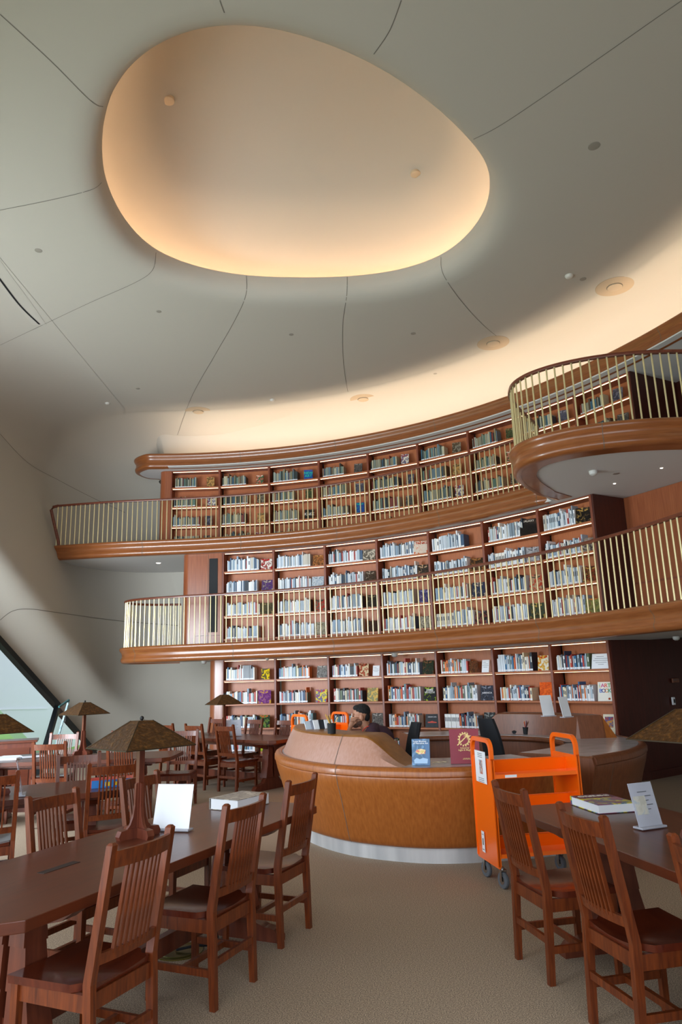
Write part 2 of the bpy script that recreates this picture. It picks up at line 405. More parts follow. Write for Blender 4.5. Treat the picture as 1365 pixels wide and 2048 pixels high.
# linear diffuser at the left
e = empty('air_diffuser', (0, 0, 0), 0, 'long curved linear air diffuser with a black slot at the left of the ceiling', 'air diffuser')
for nm, pp, w, m in (('panel', [(-20,520),(0,548),(40,600),(76,650)], .30, 'plaster'), ('slot', [(-20,532),(0,558),(40,610),(79,648)], .035, 'black')):
    o = ribbon(nm, pp, wall_bvh if False else ceil_bvh, w, M[m], .004 if nm == 'panel' else .008)
    if o:
        o.parent = e
        if 'kind' in o: del o['kind']

# ------------------------------------------------------------------ wall of bookcases
TIERS = [dict(c=(-3.675, 6.78), R=8.99, ang=[6.55, 14.0, 21.6, 29.3, 36.9, 44.68, 52.33, 59.6], z0=.02, top=2.10, boards=[.20, .67, 1.161, 1.655], strips=[1.62, 2.064], name='ground floor'),
         dict(c=(-3.675, 6.78), R=8.99, ang=[6.5, 13.9, 21.5, 29.2, 36.8, 44.6, 52.35, 59.5], z0=2.40, top=4.43, boards=[2.533, 3.03, 3.52, 4.005], strips=[2.991, 3.482, 3.966, 4.405], name='first balcony'),
         dict(c=(-3.66, 6.95), R=10.04, ang=[-2.86, 3.95, 11.07, 18.31, 25.48, 32.68, 39.86, 47.1, 54.34, 61.21], z0=4.75, top=6.745, boards=[4.86, 5.345, 5.833, 6.319], strips=[5.305, 5.793, 6.279, 6.714], name='top balcony')]
ORD = ['leftmost', 'second', 'third', 'fourth', 'fifth', 'sixth', 'seventh', 'eighth', 'ninth']
SHN = {0: 'lowest', 1: 'second', 2: 'third', 3: 'top'}
DEP = .32
BAYS = []   # (tier, bay, matrix, width, boards)
def pol(c, R, a): return Vector((c[0]+R*sin(radians(a)), c[1]+R*cos(radians(a)), 0))
for ti, T in enumerate(TIERS):
    for bi in range(len(T['ang'])-1):
        A = pol(T['c'], T['R'], T['ang'][bi]); B = pol(T['c'], T['R'], T['ang'][bi+1])
        w = (B-A).length; ax = atan2(B.y-A.y, B.x-A.x); mid = (A+B)/2
        nb = len(T['ang'])-1
        root = empty('bookcase', (mid.x, mid.y, T['z0']), ax, '%s lit wooden bookcase bay from the left on the %s' % (ORD[bi] if bi < nb-1 else 'rightmost', T['name']), 'bookcase', 'lit wooden bookcase bays on the %s' % T['name'])
        mt = Matrix.Translation(mid) @ Matrix.Rotation(ax, 4, 'Z'); BAYS.append((ti, bi, mt, w, T['boards']))
        z0 = T['z0']; H = T['top']-z0
        obj('back_panel', MB().box((0, DEP, H/2), (w-.02, .02, H)), M['case'], root)
        obj('upright', MB().box((w/2, DEP/2-.01, H/2), (.045, DEP, H)), M['case_edge'], root, bevel=.006)
        if bi == 0: obj('upright', MB().box((-w/2, DEP/2, H/2), (.03, DEP, H)), M['case_edge'], root)
        obj('top_board', MB().box((0, DEP/2, H-.012), (w-.04, DEP, .024)), M['case_edge'], root)
        obj('plinth', MB().box((0, .03+DEP/2, (T['boards'][0]-z0)/2-.01), (w-.04, DEP-.06, T['boards'][0]-z0-.02)), M['case'], root)
        for bz in T['boards']: obj('shelf', MB().box((0, DEP/2, bz-z0-.0175), (w-.045, DEP, .035)), M['case'], root, bevel=.005)
        for sz in T['strips']: obj('light_strip', MB().box((0, .022, sz-z0-.004), (w-.075, .016, .010 if ti or sz > 2 else .005)), M['led' if ti else 'led_low'], root)
# rounded end piers at the left of each tier
def pier(T, a0, a1, z0, z1, lab, flat=True):
    A = pol(T['c'], T['R'], a1); B = pol(T['c'], T['R'], a0); d = (A-B); L = d.length; ax = atan2(d.y, d.x)
    mt = Matrix.Translation(A) @ Matrix.Rotation(ax, 4, 'Z'); r = .16
    poly = [(0, 0)]+[(-L+r-r*sin(t), r-r*cos(t)) for t in [i/8*pi/2 for i in range(9)]]+[(-L, .6), (0, .6)]
    o = empty('end_pier', (0, 0, 0), 0, lab, 'wooden pier')
    obj('body', MB().prism(poly[::-1], z0, z1, mtx=mt), M['panelwood'], o, smooth=True, autosm=30)
    return o, mt, L
pier(TIERS[0], 4.55, 6.45, .0, 2.1, 'rounded orange-brown wooden pier ending the ground floor bookcases at the left')
o, mt, L = pier(TIERS[1], .6, 6.35, 2.39, 4.43, 'rounded wooden pier with black speaker grille at the left of the first balcony')
obj('speaker_grille', MB().box((-.19, -.006, 3.5), (.19, .012, 1.62), mtx=mt), M['black'], o)
obj('panel_joint', MB().box((-.31, -.002, 3.42), (.006, .006, 1.95), mtx=mt).box((-.3, -.002, 2.62), (.6, .006, .006), mtx=mt), M['seam'], o)
pier(TIERS[2], -4.5, -2.95, 4.75, 6.745, 'rounded dark wooden pier ending the top balcony bookcases at the left')
# right-hand walls beside each tier
def panelwall(name, P, z0, z1, m, t=.1, th=None):
    mb = MB().sweep(P, [(0, z0), (0, z1), (-t, z1), (-t, z0)]); return S(obj(name, mb, M[m], smooth=True, autosm=30))
e1 = pol(TIERS[0]['c'], 8.99, 59.75); 
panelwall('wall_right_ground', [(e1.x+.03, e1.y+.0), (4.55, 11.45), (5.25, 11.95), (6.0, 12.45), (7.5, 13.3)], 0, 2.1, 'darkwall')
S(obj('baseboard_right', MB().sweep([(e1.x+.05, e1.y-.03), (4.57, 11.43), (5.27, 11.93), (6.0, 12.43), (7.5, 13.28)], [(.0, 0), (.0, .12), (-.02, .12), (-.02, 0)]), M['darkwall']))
# tier 2: side panel then glossy curved wood wall
e2 = pol(TIERS[1]['c'], 8.99, 59.65); rad = Vector((sin(radians(59.6)), cos(radians(59.6)), 0))
tt = Vector((rad.y, -rad.x, 0))
S(obj('trim_30', MB().hexa([e2, e2+tt*.03, e2+rad*1.0+tt*.03, e2+rad*1.0]+[q+Vector((0, 0, 1.99)) for q in (e2, e2+tt*.03, e2+rad*1.0+tt*.03, e2+rad*1.0)]) if False else
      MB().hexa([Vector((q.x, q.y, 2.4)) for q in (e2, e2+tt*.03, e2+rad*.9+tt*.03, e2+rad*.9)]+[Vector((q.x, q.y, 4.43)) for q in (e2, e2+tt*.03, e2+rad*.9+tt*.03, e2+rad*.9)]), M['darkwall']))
w2 = [pol(TIERS[1]['c'], 9.75, a) for a in (59, 62, 66, 70, 75, 80, 86, 92, 98, 104)]
w2 = [(p.x, p.y) for p in w2]
panelwall('wall_right_first_balcony', w2, 2.4, 4.43, 'panelwood')
S(obj('trim_31', MB().sweep(offset(w2, .02), [(0, 2.97), (0, 3.0), (-.03, 3.0), (-.03, 2.97)]), M['case_edge']))
S(obj('trim_32', MB().sweep(offset(w2, .012), [(0, 2.4), (0, 2.97), (-.03, 2.97), (-.03, 2.4)]), M['panelwood']))
e3 = pol(TIERS[2]['c'], 10.04, 61.3); rad3 = Vector((sin(radians(61.3)), cos(radians(61.3)), 0)); t3 = Vector((rad3.y, -rad3.x, 0))
q = (e3, e3+t3*.03, e3+rad3*1.6+t3*.03, e3+rad3*1.6)
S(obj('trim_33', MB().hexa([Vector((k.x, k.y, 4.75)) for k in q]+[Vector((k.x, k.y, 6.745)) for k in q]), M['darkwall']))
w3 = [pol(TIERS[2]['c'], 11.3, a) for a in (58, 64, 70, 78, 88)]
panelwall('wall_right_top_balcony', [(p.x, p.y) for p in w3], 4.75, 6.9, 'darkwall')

# ------------------------------------------------------------------ balconies
PROF = [(-.14, 0), (-.02, 0), (0, -.012), (.008, -.035), (.005, -.06), (-.01, -.085), (-.035, -.115), (-.05, -.15), (-.047, -.165), (-.05, -.185), (-.045, -.21), (-.03, -.235), (-.025, -.26), (-.03, -.29), (-.05, -.315), (-.085, -.33), (-.14, -.332)]
def fascia(name_root, path, z, side, joints, h=1.0, m='fascia', soffrim=.14):
    pr = [(o_, z+q*h) for o_, q in PROF]
    f = obj('fascia', MB().sweep(path, pr, side=side), M[m], name_root, smooth=True, autosm=50)
    for jx in joints:
        best = None
        for i in range(1, len(path)-1):
            X, Y = px((path[i][0], path[i][1], z-.15))
            if best is None or abs(X-jx) < best[0]: best = (abs(X-jx), i)
        i = best[1]; a = Vector(path[i]+(0,)) if len(path[i]) == 2 else Vector(path[i]); b = Vector((path[i+1][0], path[i+1][1], 0)); t = (b-a).normalized()*.004
        seg = [(a.x-t.x, a.y-t.y), (a.x+t.x, a.y+t.y)]
        obj('joint', MB().sweep(seg, [(o_+.002, z+q*h) for o_, q in PROF], side=side, profclosed=False), M['seam'], f)
    return f
def railing(label, path, z, cat='railing', spacing=.113, rail=.97, r=.012, limit=100, start=0, extra=None, stretch=None):
    root = empty('balcony_railing', (path[0][0], path[0][1], z), 0, label, cat)
    off = Vector((path[0][0], path[0][1], z))
    mb = MB().sweep(path, [(o_, z+rail+q) for o_, q in ((-.03, -.025), (.03, -.025), (.036, -.005), (.03, .015), (0, .026), (-.03, .015), (-.036, -.005))])
    mb.v = [tuple(Vector(v)-off) for v in mb.v]
    obj('handrail', mb, M['rail'], root, smooth=True, autosm=50)
    pts = resample(path, spacing)[start:]
    bm_ = MB().lathe([(r, 0), (r, rail-.02)], n=8).mesh('baluster', M['brass'])
    pts.sort(key=lambda p: hypot(p[0], p[1]))
    for p in pts[:limit]:
        obj('baluster', bm_, None, root, smooth=True, loc=(p[0]-off.x, p[1]-off.y, 0))
    if len(pts) > limit:
        mb = MB()
        for p in pts[limit:]: mb.lathe([(r, 0), (r, rail-.02)], (p[0]-off.x, p[1]-off.y, 0), n=6)
        o = obj('baluster', mb, M['brass'], root, smooth=True); o['kind'] = 'stuff'
    return root
C2 = (-3.6, 6.65)
def arc(c, R, a0, a1, n): return [(c[0]+R*sin(radians(a0+(a1-a0)*i/n)), c[1]+R*cos(radians(a0+(a1-a0)*i/n))) for i in range(n+1)]
# first balcony: baluster line
bl2 = [(p[0], p[1]) for p in [(-3.68, 16.18), (-4.05, 16.2), (-4.5, 16.1), (-4.85, 15.75), (-4.88, 15.3), (-4.66, 15.0), (-4.15, 14.74), (-3.55, 14.62), (-3.0, 14.58), (-2.36, 14.47), (-1.55, 14.27), (-.75, 13.97), (-.1, 13.64), (.61, 13.2), (1.05, 12.83), (1.48, 12.42), (1.87, 12.0), (2.2, 11.62), (2.49, 11.2), (2.74, 10.84), (3.1, 10.42), (3.3, 10.03), (3.47, 9.62), (3.62, 9.2), (3.74, 8.8), (3.9, 8.3), (4.0, 7.8), (4.08, 7.2), (4.15, 6.4), (4.2, 5.6)]]
# smooth the measured points
for _ in range(3): bl2 = [bl2[0]]+[tuple((bl2[i-1][k]+2*bl2[i][k]+bl2[i+1][k])/4 for k in (0, 1)) for i in range(1, len(bl2)-1)]+[bl2[-1]]
bl2 = resample(spline(bl2, 10), .08)
n2 = normals(bl2); side2 = 1 if Vector(n2[len(n2)//2]).dot(Vector((0-bl2[len(n2)//2][0], 5-bl2[len(n2)//2][1]))) > 0 else -1
nose2 = [(p[0]+q[0]*side2*.09, p[1]+q[1]*side2*.09) for p, q in zip(bl2, n2)]
b2 = empty('mezzanine_balcony', (0, 0, 2.39), 0, 'lower curved wooden balcony running across above the ground floor bookcases', 'balcony')
b2.location = (0, 0, 0)
fascia(b2, nose2, 2.39, side2, [266, 467, 667, 868, 1073, 1305])
inner2 = [(p[0]-q[0]*side2*.03, p[1]-q[1]*side2*.03) for p, q in zip(bl2, n2)]
outer2 = arc(TIERS[1]['c'], 9.9, 104, 3, 26)
slab2 = inner2+outer2+[(-3.3, 16.15)]
obj('floor_slab', MB().prism(slab2, 2.085, 2.385), M['soffit'], b2)
railing('brass and wood railing along the lower balcony, wrapping round its free left end', bl2, 2.39, limit=100)
# top balcony
bl3 = [(-6.5, 15.95), (-5.66, 15.76), (-4.96, 15.70), (-4.25, 15.67), (-3.19, 15.66), (-2.14, 15.53), (-.98, 15.24), (.11, 14.8), (1.13, 14.16), (1.82, 13.60), (2.55, 12.90), (3.12, 12.30), (3.45, 11.85)]
bulb = [(3.45, 11.85), (3.42, 11.5), (3.12, 11.1), (2.8, 10.6), (2.56, 10.1), (2.5, 9.65), (2.62, 9.35), (2.86, 9.1), (3.14, 8.93), (3.47, 8.80), (3.82, 8.73), (4.18, 8.70), (4.7, 8.72), (5.4, 8.82), (6.5, 9.0)]
def smooth_path(P, it=2, n=10, step=.08):
    for _ in range(it): P = [P[0]]+[tuple((P[i-1][k]+2*P[i][k]+P[i+1][k])/4 for k in (0, 1)) for i in range(1, len(P)-1)]+[P[-1]]
    return resample(spline(P, n), step)
pa = smooth_path(bl3); pb = smooth_path(bulb, 1)
n3 = normals(pa); sd = 1 if Vector(n3[10]).dot(Vector((0, -1))) > 0 else -1
nb_ = normals(pb); sb = sd
b3 = empty('mezzanine_balcony', (0, 0, 0), 0, 'upper curved wooden balcony with a rounded platform bulging out at the right', 'balcony')
na = [(p[0]+q[0]*sd*.09, p[1]+q[1]*sd*.09) for p, q in zip(pa, n3)]
nbp = [(p[0]+q[0]*sb*.09, p[1]+q[1]*sb*.09) for p, q in zip(pb, nb_)]
# one continuous nose line with the inner corner
ca = Vector((3.62, 11.62))
na = [p for p in na if p[0] < 3.38]+[(3.5, 11.76)]
nbp = [(3.56, 11.70)]+[p for p in nbp if p[1] < 11.35]
fascia(b3, na, 4.75, sd, [281, 482, 672, 875, 1078])
fascia(b3, nbp, 4.75, sb, [1208])
rim = MB().sweep(nbp, [(-.08, 4.421), (-.08, 4.43), (-.36, 4.43), (-.36, 4.421)], side=sb)
obj('soffit_rim', rim, M['fascia'], b3)
sl = [(p[0]-q[0]*sd*.03, p[1]-q[1]*sd*.03) for p, q in zip(pa, n3)][:-4]+[(3.55, 11.72)]+[(p[0]-q[0]*sb*.03, p[1]-q[1]*sb*.03) for p, q in zip(pb, nb_)][6:]
sl3 = sl+[(7.4, 9.2), (7.4, 14)]+arc((-3.66, 6.95), 11.5, 55, -14, 20)
obj('floor_slab', MB().prism(sl3, 4.435, 4.745), M['soffit'], b3)
railing('brass and wood railing of the upper balcony with a slanted end post', pa, 4.75, rail=.94)
rr = railing('brass and wood railing round the bulging platform at the upper right', pb, 4.75, rail=.94, limit=100)
ro = [o for o in bpy.data.objects if o.name.startswith('balcony_railing')][1]
o_ = ro.location
obj('end_post', MB().tube([Vector((-6.50, 15.95, 5.69))-o_, Vector((-6.62, 15.97, 5.67))-o_, Vector((-6.66, 15.95, 5.6))-o_, Vector((-6.42, 15.93, 4.76))-o_], .035, 8), M['rail'], ro, smooth=True)
# ------------------------------------------------------------------ cornice above the top bookcases and its cove
CC = (-3.66, 6.95)
cor = [(-4.1, 16.95), (-4.55, 16.9), (-4.86, 16.72), (-4.98, 16.5), (-4.9, 16.3), (-4.72, 16.25)]
cpath = arc(CC, 9.74, 95, -4, 70)
a_ = arc(CC, 9.74, -4, -5.2, 3)
endc = [(-4.78, 16.68), (-5.02, 16.85), (-5.14, 17.12), (-5.12, 17.42), (-4.95, 17.7), (-4.65, 17.86), (-4.2, 17.9), (-3.7, 17.9)]
cpath = cpath+a_[1:]+endc
cpath = resample(spline(cpath[::2], 6), .1)
nq = normals(cpath); sdc = 1 if Vector(nq[20]).dot(Vector((CC[0]-cpath[20][0], CC[1]-cpath[20][1]))) > 0 else -1
cornice = empty('cornice', (0, 0, 0), 0, 'moulded wooden cornice sweeping above the top row of bookcases', 'cornice')
fascia(cornice, cpath, 7.11, sdc, [298, 480, 670, 865, 1320], h=1.09)
obj('top_ledge', MB().prism(arc(CC, 9.84, -3.5, 95, 50)+arc(CC, 10.7, 95, -3.5, 40), 6.80, 6.83), M['fascia'], cornice)
obj('soffit_board', MB().prism(arc(CC, 9.68, -3, 95, 50)+arc(CC, 11.4, 95, -3, 40), 6.752, 6.775), M['soffit'], cornice)
obj('soffit_end', MB().prism([(-4.0, 16.8), (-4.7, 16.76), (-4.93, 16.92), (-5.03, 17.14), (-5.0, 17.4), (-4.87, 17.6), (-4.6, 17.76), (-4.2, 17.8), (-3.6, 17.8)], 6.753, 6.776), M['soffit'], cornice)
cv = resample(spline([(-5.5, 18.3), (-5.46, 17.8), (-5.25, 17.35), (-4.9, 17.05)]+arc(CC, 10.04, -5, 0, 2), 6), .1)+arc(CC, 10.04, 1, 95, 66)
tag(obj('cove_light_strip', MB().sweep(arc(CC, 10.03, -2.0, 95, 66), [(-.09, 6.86), (.09, 6.86), (.09, 6.885), (-.09, 6.885)]), M['cove']), 'warm light strip hidden on top of the wooden cornice', 'light strip')
nv = normals(cv); sv = 1 if Vector(nv[5]).dot(Vector((CC[0]-cv[5][0], CC[1]-cv[5][1]))) > 0 else -1
cprof = [(-.75, 6.76), (-.75, 7.2)]+[(-.75+.85*(1-cos(t)), 7.25+.845*sin(t)) for t in [i/10*pi/2 for i in range(11)]]+[(.6, 8.096)]
S(obj('wall_cove', MB().sweep(cv, cprof, profclosed=False, side=sv), M['plaster'], smooth=True, autosm=60))

# ------------------------------------------------------------------ ceiling fittings
def hit(x, y, bvh):
    h = bvh.ray_cast(EYE, ray(x, y).normalized()); return h[0]
spk = None
for (x, y, lab) in ((397, 823, 'round flush ceiling speaker farthest left, above the left end of the cornice'), (727, 798, 'round flush ceiling speaker above the middle of the wooden cornice'),
                    (987, 686, 'round flush ceiling speaker left of the upper right platform railing'), (1230, 573, 'largest round flush ceiling speaker, nearest the right edge')):
    p = atz(x, y, ZC)
    if spk is None:
        spk = empty('ceiling_speaker', p, 0, lab, 'ceiling speaker', 'round flush ceiling speakers')
        obj('trim_disc', MB().lathe([(.31, -.008), (.32, -.004), (.32, 0)], n=40), mat('speaker_disc', 'a8957c', .7), spk, smooth=True)
        obj('ring_gap', MB().lathe([(.135, -.011), (.135, -.007)], n=32), M['seam'], spk)
        obj('grille', MB().lathe([(.11, -.03), (.125, -.024), (.125, -.008)], n=32), mat('speaker_grille_paint', 'b09d84', .7), spk, smooth=True)
    else: copy_tree(spk, p, 0, lab)
for (x, y, r, kind, lab) in ((1189,292,.075,'d','small round ceiling downlight at the upper right, right of the egg opening'), (77,501,.055,'d','small round downlight at the left edge of the ceiling, above the air diffuser'),
   (318,623,.045,'d','small round downlight below left of the egg-shaped opening'), (583,669,.045,'d','small round downlight between the two middle ceiling joints, below the opening'), (827,667,.05,'d','small round downlight left of the rightmost curved ceiling joint'),
   (276,777,.045,'d','small ceiling downlight left of the leftmost speaker, the upper of two'), (530,819,.045,'d','tiny ceiling downlight beside a smoke detector, mid ceiling'), (871,747,.045,'d','small ceiling downlight between the second and third speakers'),
   (257,852,.045,'d','small ceiling downlight low at the left, above the dark corner'), (1167,558,.055,'d','small ceiling downlight just left of the largest speaker'),
   (1139,551,.07,'s','white smoke detector left of the largest ceiling speaker'), (215,805,.06,'s','white smoke detector at the left of the ceiling'), (545,799,.06,'s','white smoke detector in the middle of the ceiling, above the cornice')):
    p = atz(x, y, ZC)
    if kind == 'd': tag(obj('downlight', MB().lathe([(r*.75, -.006), (r, -.004), (r, 0)], n=20), mat('downlight_trim', '8b857a', .6), loc=p, smooth=True), lab, 'downlight')
    else: tag(obj('smoke_detector', MB().lathe([(r*.5, -.05), (r*.8, -.04), (r, -.015), (r, 0)], n=20), mat('detector_white', 'c9c4ba', .5), loc=p, smooth=True), lab, 'smoke detector')
for (x, y, lab) in ((337,200,'small round fitting in the dome, upper left inside the egg opening'), (832,347,'small round fitting in the dome, lower right inside the egg opening')):
    p = hit(x, y, dome_bvh) or atz(x, y, 9.5)
    tag(obj('downlight', MB().lathe([(.07, -.03), (.085, -.02), (.085, .02)], n=20), mat('downlight_dome', 'c4ae90', .6), loc=p, smooth=True), lab, 'downlight')
for (x, y, z, r, on, lab) in ((317,1126,4.435,.055,1,'lit round downlight in the soffit of the upper balcony, far left'), (1324,936,4.435,.02,1,'tiny lit spotlight in the platform soffit near the right edge'), (1230,967,4.435,.02,1,'tiny lit spotlight in the platform soffit, lower of two'),
    (1187,942,4.435,.06,0,'white smoke detector under the bulging platform'), (1233,947,4.435,.05,2,'flat round cover plate beside the smoke detector under the platform'), (408,1322,2.085,.06,0,'white dome sensor at the left end of the lower balcony soffit'),
    (790,1306,2.085,.07,0,'white dome sensor hanging under the middle of the lower balcony'), (535,1316,2.085,.04,0,'small white sensor under the lower balcony above the second bookcase'), (1353,1273,2.085,.05,0,'white camera under the lower balcony at the right edge')):
    p = atz(x, y, z)
    m = [mat('sensor_white', 'c8c6c2', .5), M['lamp_on'], mat('cover_plate', '8c8078', .6)][on]
    pr = [(r*.4, -.07*r/.06), (r*.9, -.05*r/.06), (r, -.02), (r, 0)] if on == 0 else [(r*.9, -.006), (r, 0)]
    tag(obj('downlight' if on == 1 else ('smoke_detector' if on == 0 else 'cover_plate'), MB().lathe(pr, n=18), m, loc=p, smooth=True), lab, ['sensor', 'downlight', 'cover plate'][on])
# access card reader and sign on the dark wall
for nm, x, y, w, h, m, lab in (('card_reader', 1344, 1402, .075, .12, 'white', 'small white card reader on the dark wooden wall at the right'), ('wall_sign', 1348, 1361, .19, .07, 'deskdark', 'small dark rectangular room sign on the wooden wall above the card reader')):
    d = ray(x, y); # intersect the wall line (4.55,11.45)-(5.25,11.95)
    A = Vector((4.55, 11.45)); Bv = Vector((5.25, 11.95)); e_ = Bv-A; t = (A.x*e_.y-A.y*e_.x)/(d.x*e_.y-d.y*e_.x); p = EYE+d*t
    o = empty(nm, (p.x+.02, p.y-.025, p.z), atan2(e_.y, e_.x), lab, nm.replace('_', ' '))
    obj('plate', MB().box((0, 0, 0), (w, .025, h)), M[m] if m in M else m, o, bevel=.006)
    if nm == 'card_reader': obj('sensor_window', MB().box((.005, -.014, .0), (w*.45, .006, h*.5)), M['darkmetal'], o)
    else: obj('lettering', MB().box((0, -.0135, .018), (w*.85, .002, .006)).box((-.03, -.0135, .004), (w*.5, .002, .006)), M['ink'], o)
# ------------------------------------------------------------------ books
PAL = {0: ['dfe6ee','c9d4df','f2f2f0','e8e0d0','3a5f8c','27405f','b7c9d6','7d93a8','c23b2e','e7d9b8','4f7f86','e3772f','1f2a38','8b8f96','d8d8dc','5c6b4e','efe9df','9fb4c4','b0423a','2f6f9e'],
       1: ['e6ebf2','d3dbe6','f4f4f6','c6ced8','8ca3ba','aebccb','f0ece6','3d5877','dfe3ea','24313f','b9c6cf','c9c2b6','e9edf3','8896a4','a33d3a','d9dee4'],
       2: ['8f8b78','6d7468','a39f8c','4b5548','2f3a3a','b3ab8f','7a8a86','5a4a3a','3c4e5a','9a9480','c2b99b','6a7f8a','25282a','8a7f62','5f7a6c','7a3328','a8a898','3f6a80']}
CN = {'dfe6ee':'pale grey','c9d4df':'light grey-blue','f2f2f0':'white','e8e0d0':'cream','3a5f8c':'blue','27405f':'navy','b7c9d6':'pale blue','7d93a8':'slate blue','c23b2e':'red','e7d9b8':'sand','4f7f86':'teal','e3772f':'orange','1f2a38':'black','8b8f96':'grey','d8d8dc':'silver grey','5c6b4e':'olive','efe9df':'ivory','9fb4c4':'dusty blue','b0423a':'brick red','2f6f9e':'bright blue',
 'e6ebf2':'white','d3dbe6':'pale grey','f4f4f6':'bright white','c6ced8':'light grey','8ca3ba':'grey-blue','aebccb':'pale blue','f0ece6':'ivory','3d5877':'dark blue','dfe3ea':'off-white','24313f':'near-black','b9c6cf':'silver','c9c2b6':'beige','e9edf3':'white','8896a4':'slate grey','a33d3a':'red','d9dee4':'light grey'}
OR2 = ['1st','2nd','3rd']+['%dth' % i for i in range(4, 40)]
BN = ['leftmost','second','third','fourth','fifth','sixth','rightmost']
special = {}   # (tier,bay,shelf from top 0..) -> list of display items
# (x frac from left, width, height, tilt, kind, args)
D = special
D[0,0,0] = [('book', .80, .17, .235, ('f2d21a','6f6a5a','3c3a34'), None, 'yellow book with a dark figure, top shelf of the leftmost ground floor bay')]
D[0,1,0] = [('book', .86, .21, .25, ('8a8885','c9c6bf','5c5856'), None, 'silvery glossy book on the top shelf of the second ground floor bay')]
D[0,2,0] = [('book', .64, .19, .26, ('d9c9a2','5a3a22','b5452c'), None, 'cream book with a dark crowd picture, top shelf of the third ground floor bay'), ('card', .88, .14, .21, None, None, 'small white notice card at the right end of the third bay, top shelf')]
D[0,3,0] = [('book', .82, .22, .27, ('25331f','7a5a38','16180f'), None, 'dark green book with glare across it, top shelf of the fourth ground floor bay')]
D[0,4,0] = [('book', .66, .16, .22, ('6a3a1c','a06a38','3a2010'), None, 'brown glossy book on the top shelf of the fifth ground floor bay'), ('card', .91, .14, .23, None, None, 'white notice card partly behind the upright in the fifth bay, top shelf')]
D[0,5,0] = [('book', .87, .18, .26, ('f0ead8','c8322a','e0b020'), None, 'white book with red and yellow print, top shelf of the sixth ground floor bay')]
D[0,6,0] = [('card', .84, .32, .24, None, 'wide', 'wide white printed notice on the top shelf of the rightmost ground floor bay')]
D[0,0,1] = [('book', .78, .27, .28, ('6a2f6e','c99a3a','8a4a90'), None, 'purple book with a gold figure, second shelf of the leftmost ground floor bay')]
D[0,1,1] = [('book', .84, .23, .26, ('f0d84a','d8402a','3a6fa8'), None, 'yellow and red illustrated book, second shelf of the second ground floor bay')]
D[0,2,1] = [('book', .78, .22, .27, ('e0b860','b08a4a','7a8a6a'), None, 'tan and ochre illustrated book in the third ground floor bay')]
D[0,3,1] = [('book', .83, .23, .26, ('23272a','9ab52e','1a1c1e'), ('JAMIE\nWYETH', 'f0f0ee', .055, .05), 'black book with white title over a yellow-green field, fourth ground floor bay')]
D[0,4,1] = [('book', .87, .23, .27, ('3a3f4e','8a8f9e','25262e'), ('AMERICA', 'e8e8ec', .042, .0), 'slate grey book with a white title, fifth ground floor bay, second shelf')]
D[0,5,1] = [('book', .93, .21, .31, ('f26a1a','e85c10','c84a10'), None, 'bright orange book in the sixth ground floor bay')]
D[0,6,1] = [('book', .86, .23, .30, ('f2efe4','f2efe4','f2efe4'), 'ARTBOOK', 'white book with a title in coloured capitals, rightmost ground floor bay')]
D[0,0,2] = [('book', .78, .21, .26, ('1f2a1c','d04a20','5a8a3a'), None, 'dark book with a red and green picture, third shelf of the leftmost ground floor bay')]
D[0,2,2] = [('book', .86, .23, .27, ('6a6460','b8b0a8','3c3836'), None, 'grey glossy book behind the seated person')]
D[0,3,2] = [('book', .84, .26, .25, ('22262c','22262c','2c3038'), 'CARS', 'black book with a red car on the cover, fourth ground floor bay')]
D[0,4,2] = [('book', .90, .20, .29, ('15171a','8a8a86','1c2024'), None, 'black book with a white streak, fifth ground floor bay, above a black chair')]
D[0,6,2] = [('book', .86, .19, .30, ('e8dfc6','e8dfc6','e8dfc6'), 'FIG', 'cream book with a red and yellow figure, third shelf of the rightmost ground floor bay')]
D[0,0,3] = [('book', .80, .22, .24, ('d8e02a','4a5a1a','a0b020'), None, 'yellow-green book on the lowest shelf of the leftmost ground floor bay')]
rn = random.Random(3)
U = [('f0e8e0','c82a28','8a2a26'),('a8683a','d89a5a','4a2a18'),('c9bfae','8a7f70','3a342e'),('e8dcc8','b84428','3a2a24'),None,('2a2422','8a8078','14100f'),('15120f','b8924a','2a2420')]
U2 = [('5a3a78','c8b8a8','3a2a50'),('a8b8c8','6a7f92','d8dee4'),('4a3a30','a89a8a','2a201a'),('3a3430','c8a888','1a1614'),('2a2018','a8703a','5a3a20'),('8a8a90','4a4a50','c0c0c8'),('3a3030','7a6a60','a89a90')]
U3 = [('5a5440','9a8a60','2f2c22'),('a82a24','2a2422','7a6a5a'),('2a2624','7a6a5a','141210'),('2a3a6a','8a9ac0','5a3a6a'),('2a3a5a','c8b8a8','1a2030'),('b8402a','3a2a24','c8a888'),('8a3a20','c8924a','2a1a14')]
U4 = [None,('8a8474','5a5648','b8b09a'),('3a1f1a','6a3a2a','1a0f0c'),('7a7468','2a2824','b8b0a0'),('1a1c20','4a6a7a','8a3a30'),('3a4a3a','c8b060','1a1c18'),('8a8a4a','c87a3a','4a5a3a')]
V = [('c89a5a','5a4630','8a6a40'),('2a6a4a','e8e0d0','b8442a'),('1f4a9a','1fb8a0','1f4a9a'),('5a5450','8a8480','2a2826'),('e8e0d0','a83a30','2a4a7a'),('8a8474','5a4a30','3a2a20'),('4a5a3a','8a7a4a','2a2a1a'),('5a5a6a','8a8a9a','3a3a4a'),('6a6a78','4a4a58','2a2a38')]
def lab(a, ti, bi, si):
    pos = ['top','second','third','lowest'][si]
    fl = ['ground floor','lower balcony','upper balcony'][ti]; nb = [7,7,9][ti]
    return '%s display book, %s shelf of the %s %s bay' % (a, pos, BN[bi] if nb == 7 else (ORD[bi] if bi < 8 else 'rightmost'), fl)
names = {0:'reddish', 1:'coppery', 2:'pale brown', 3:'dark'}
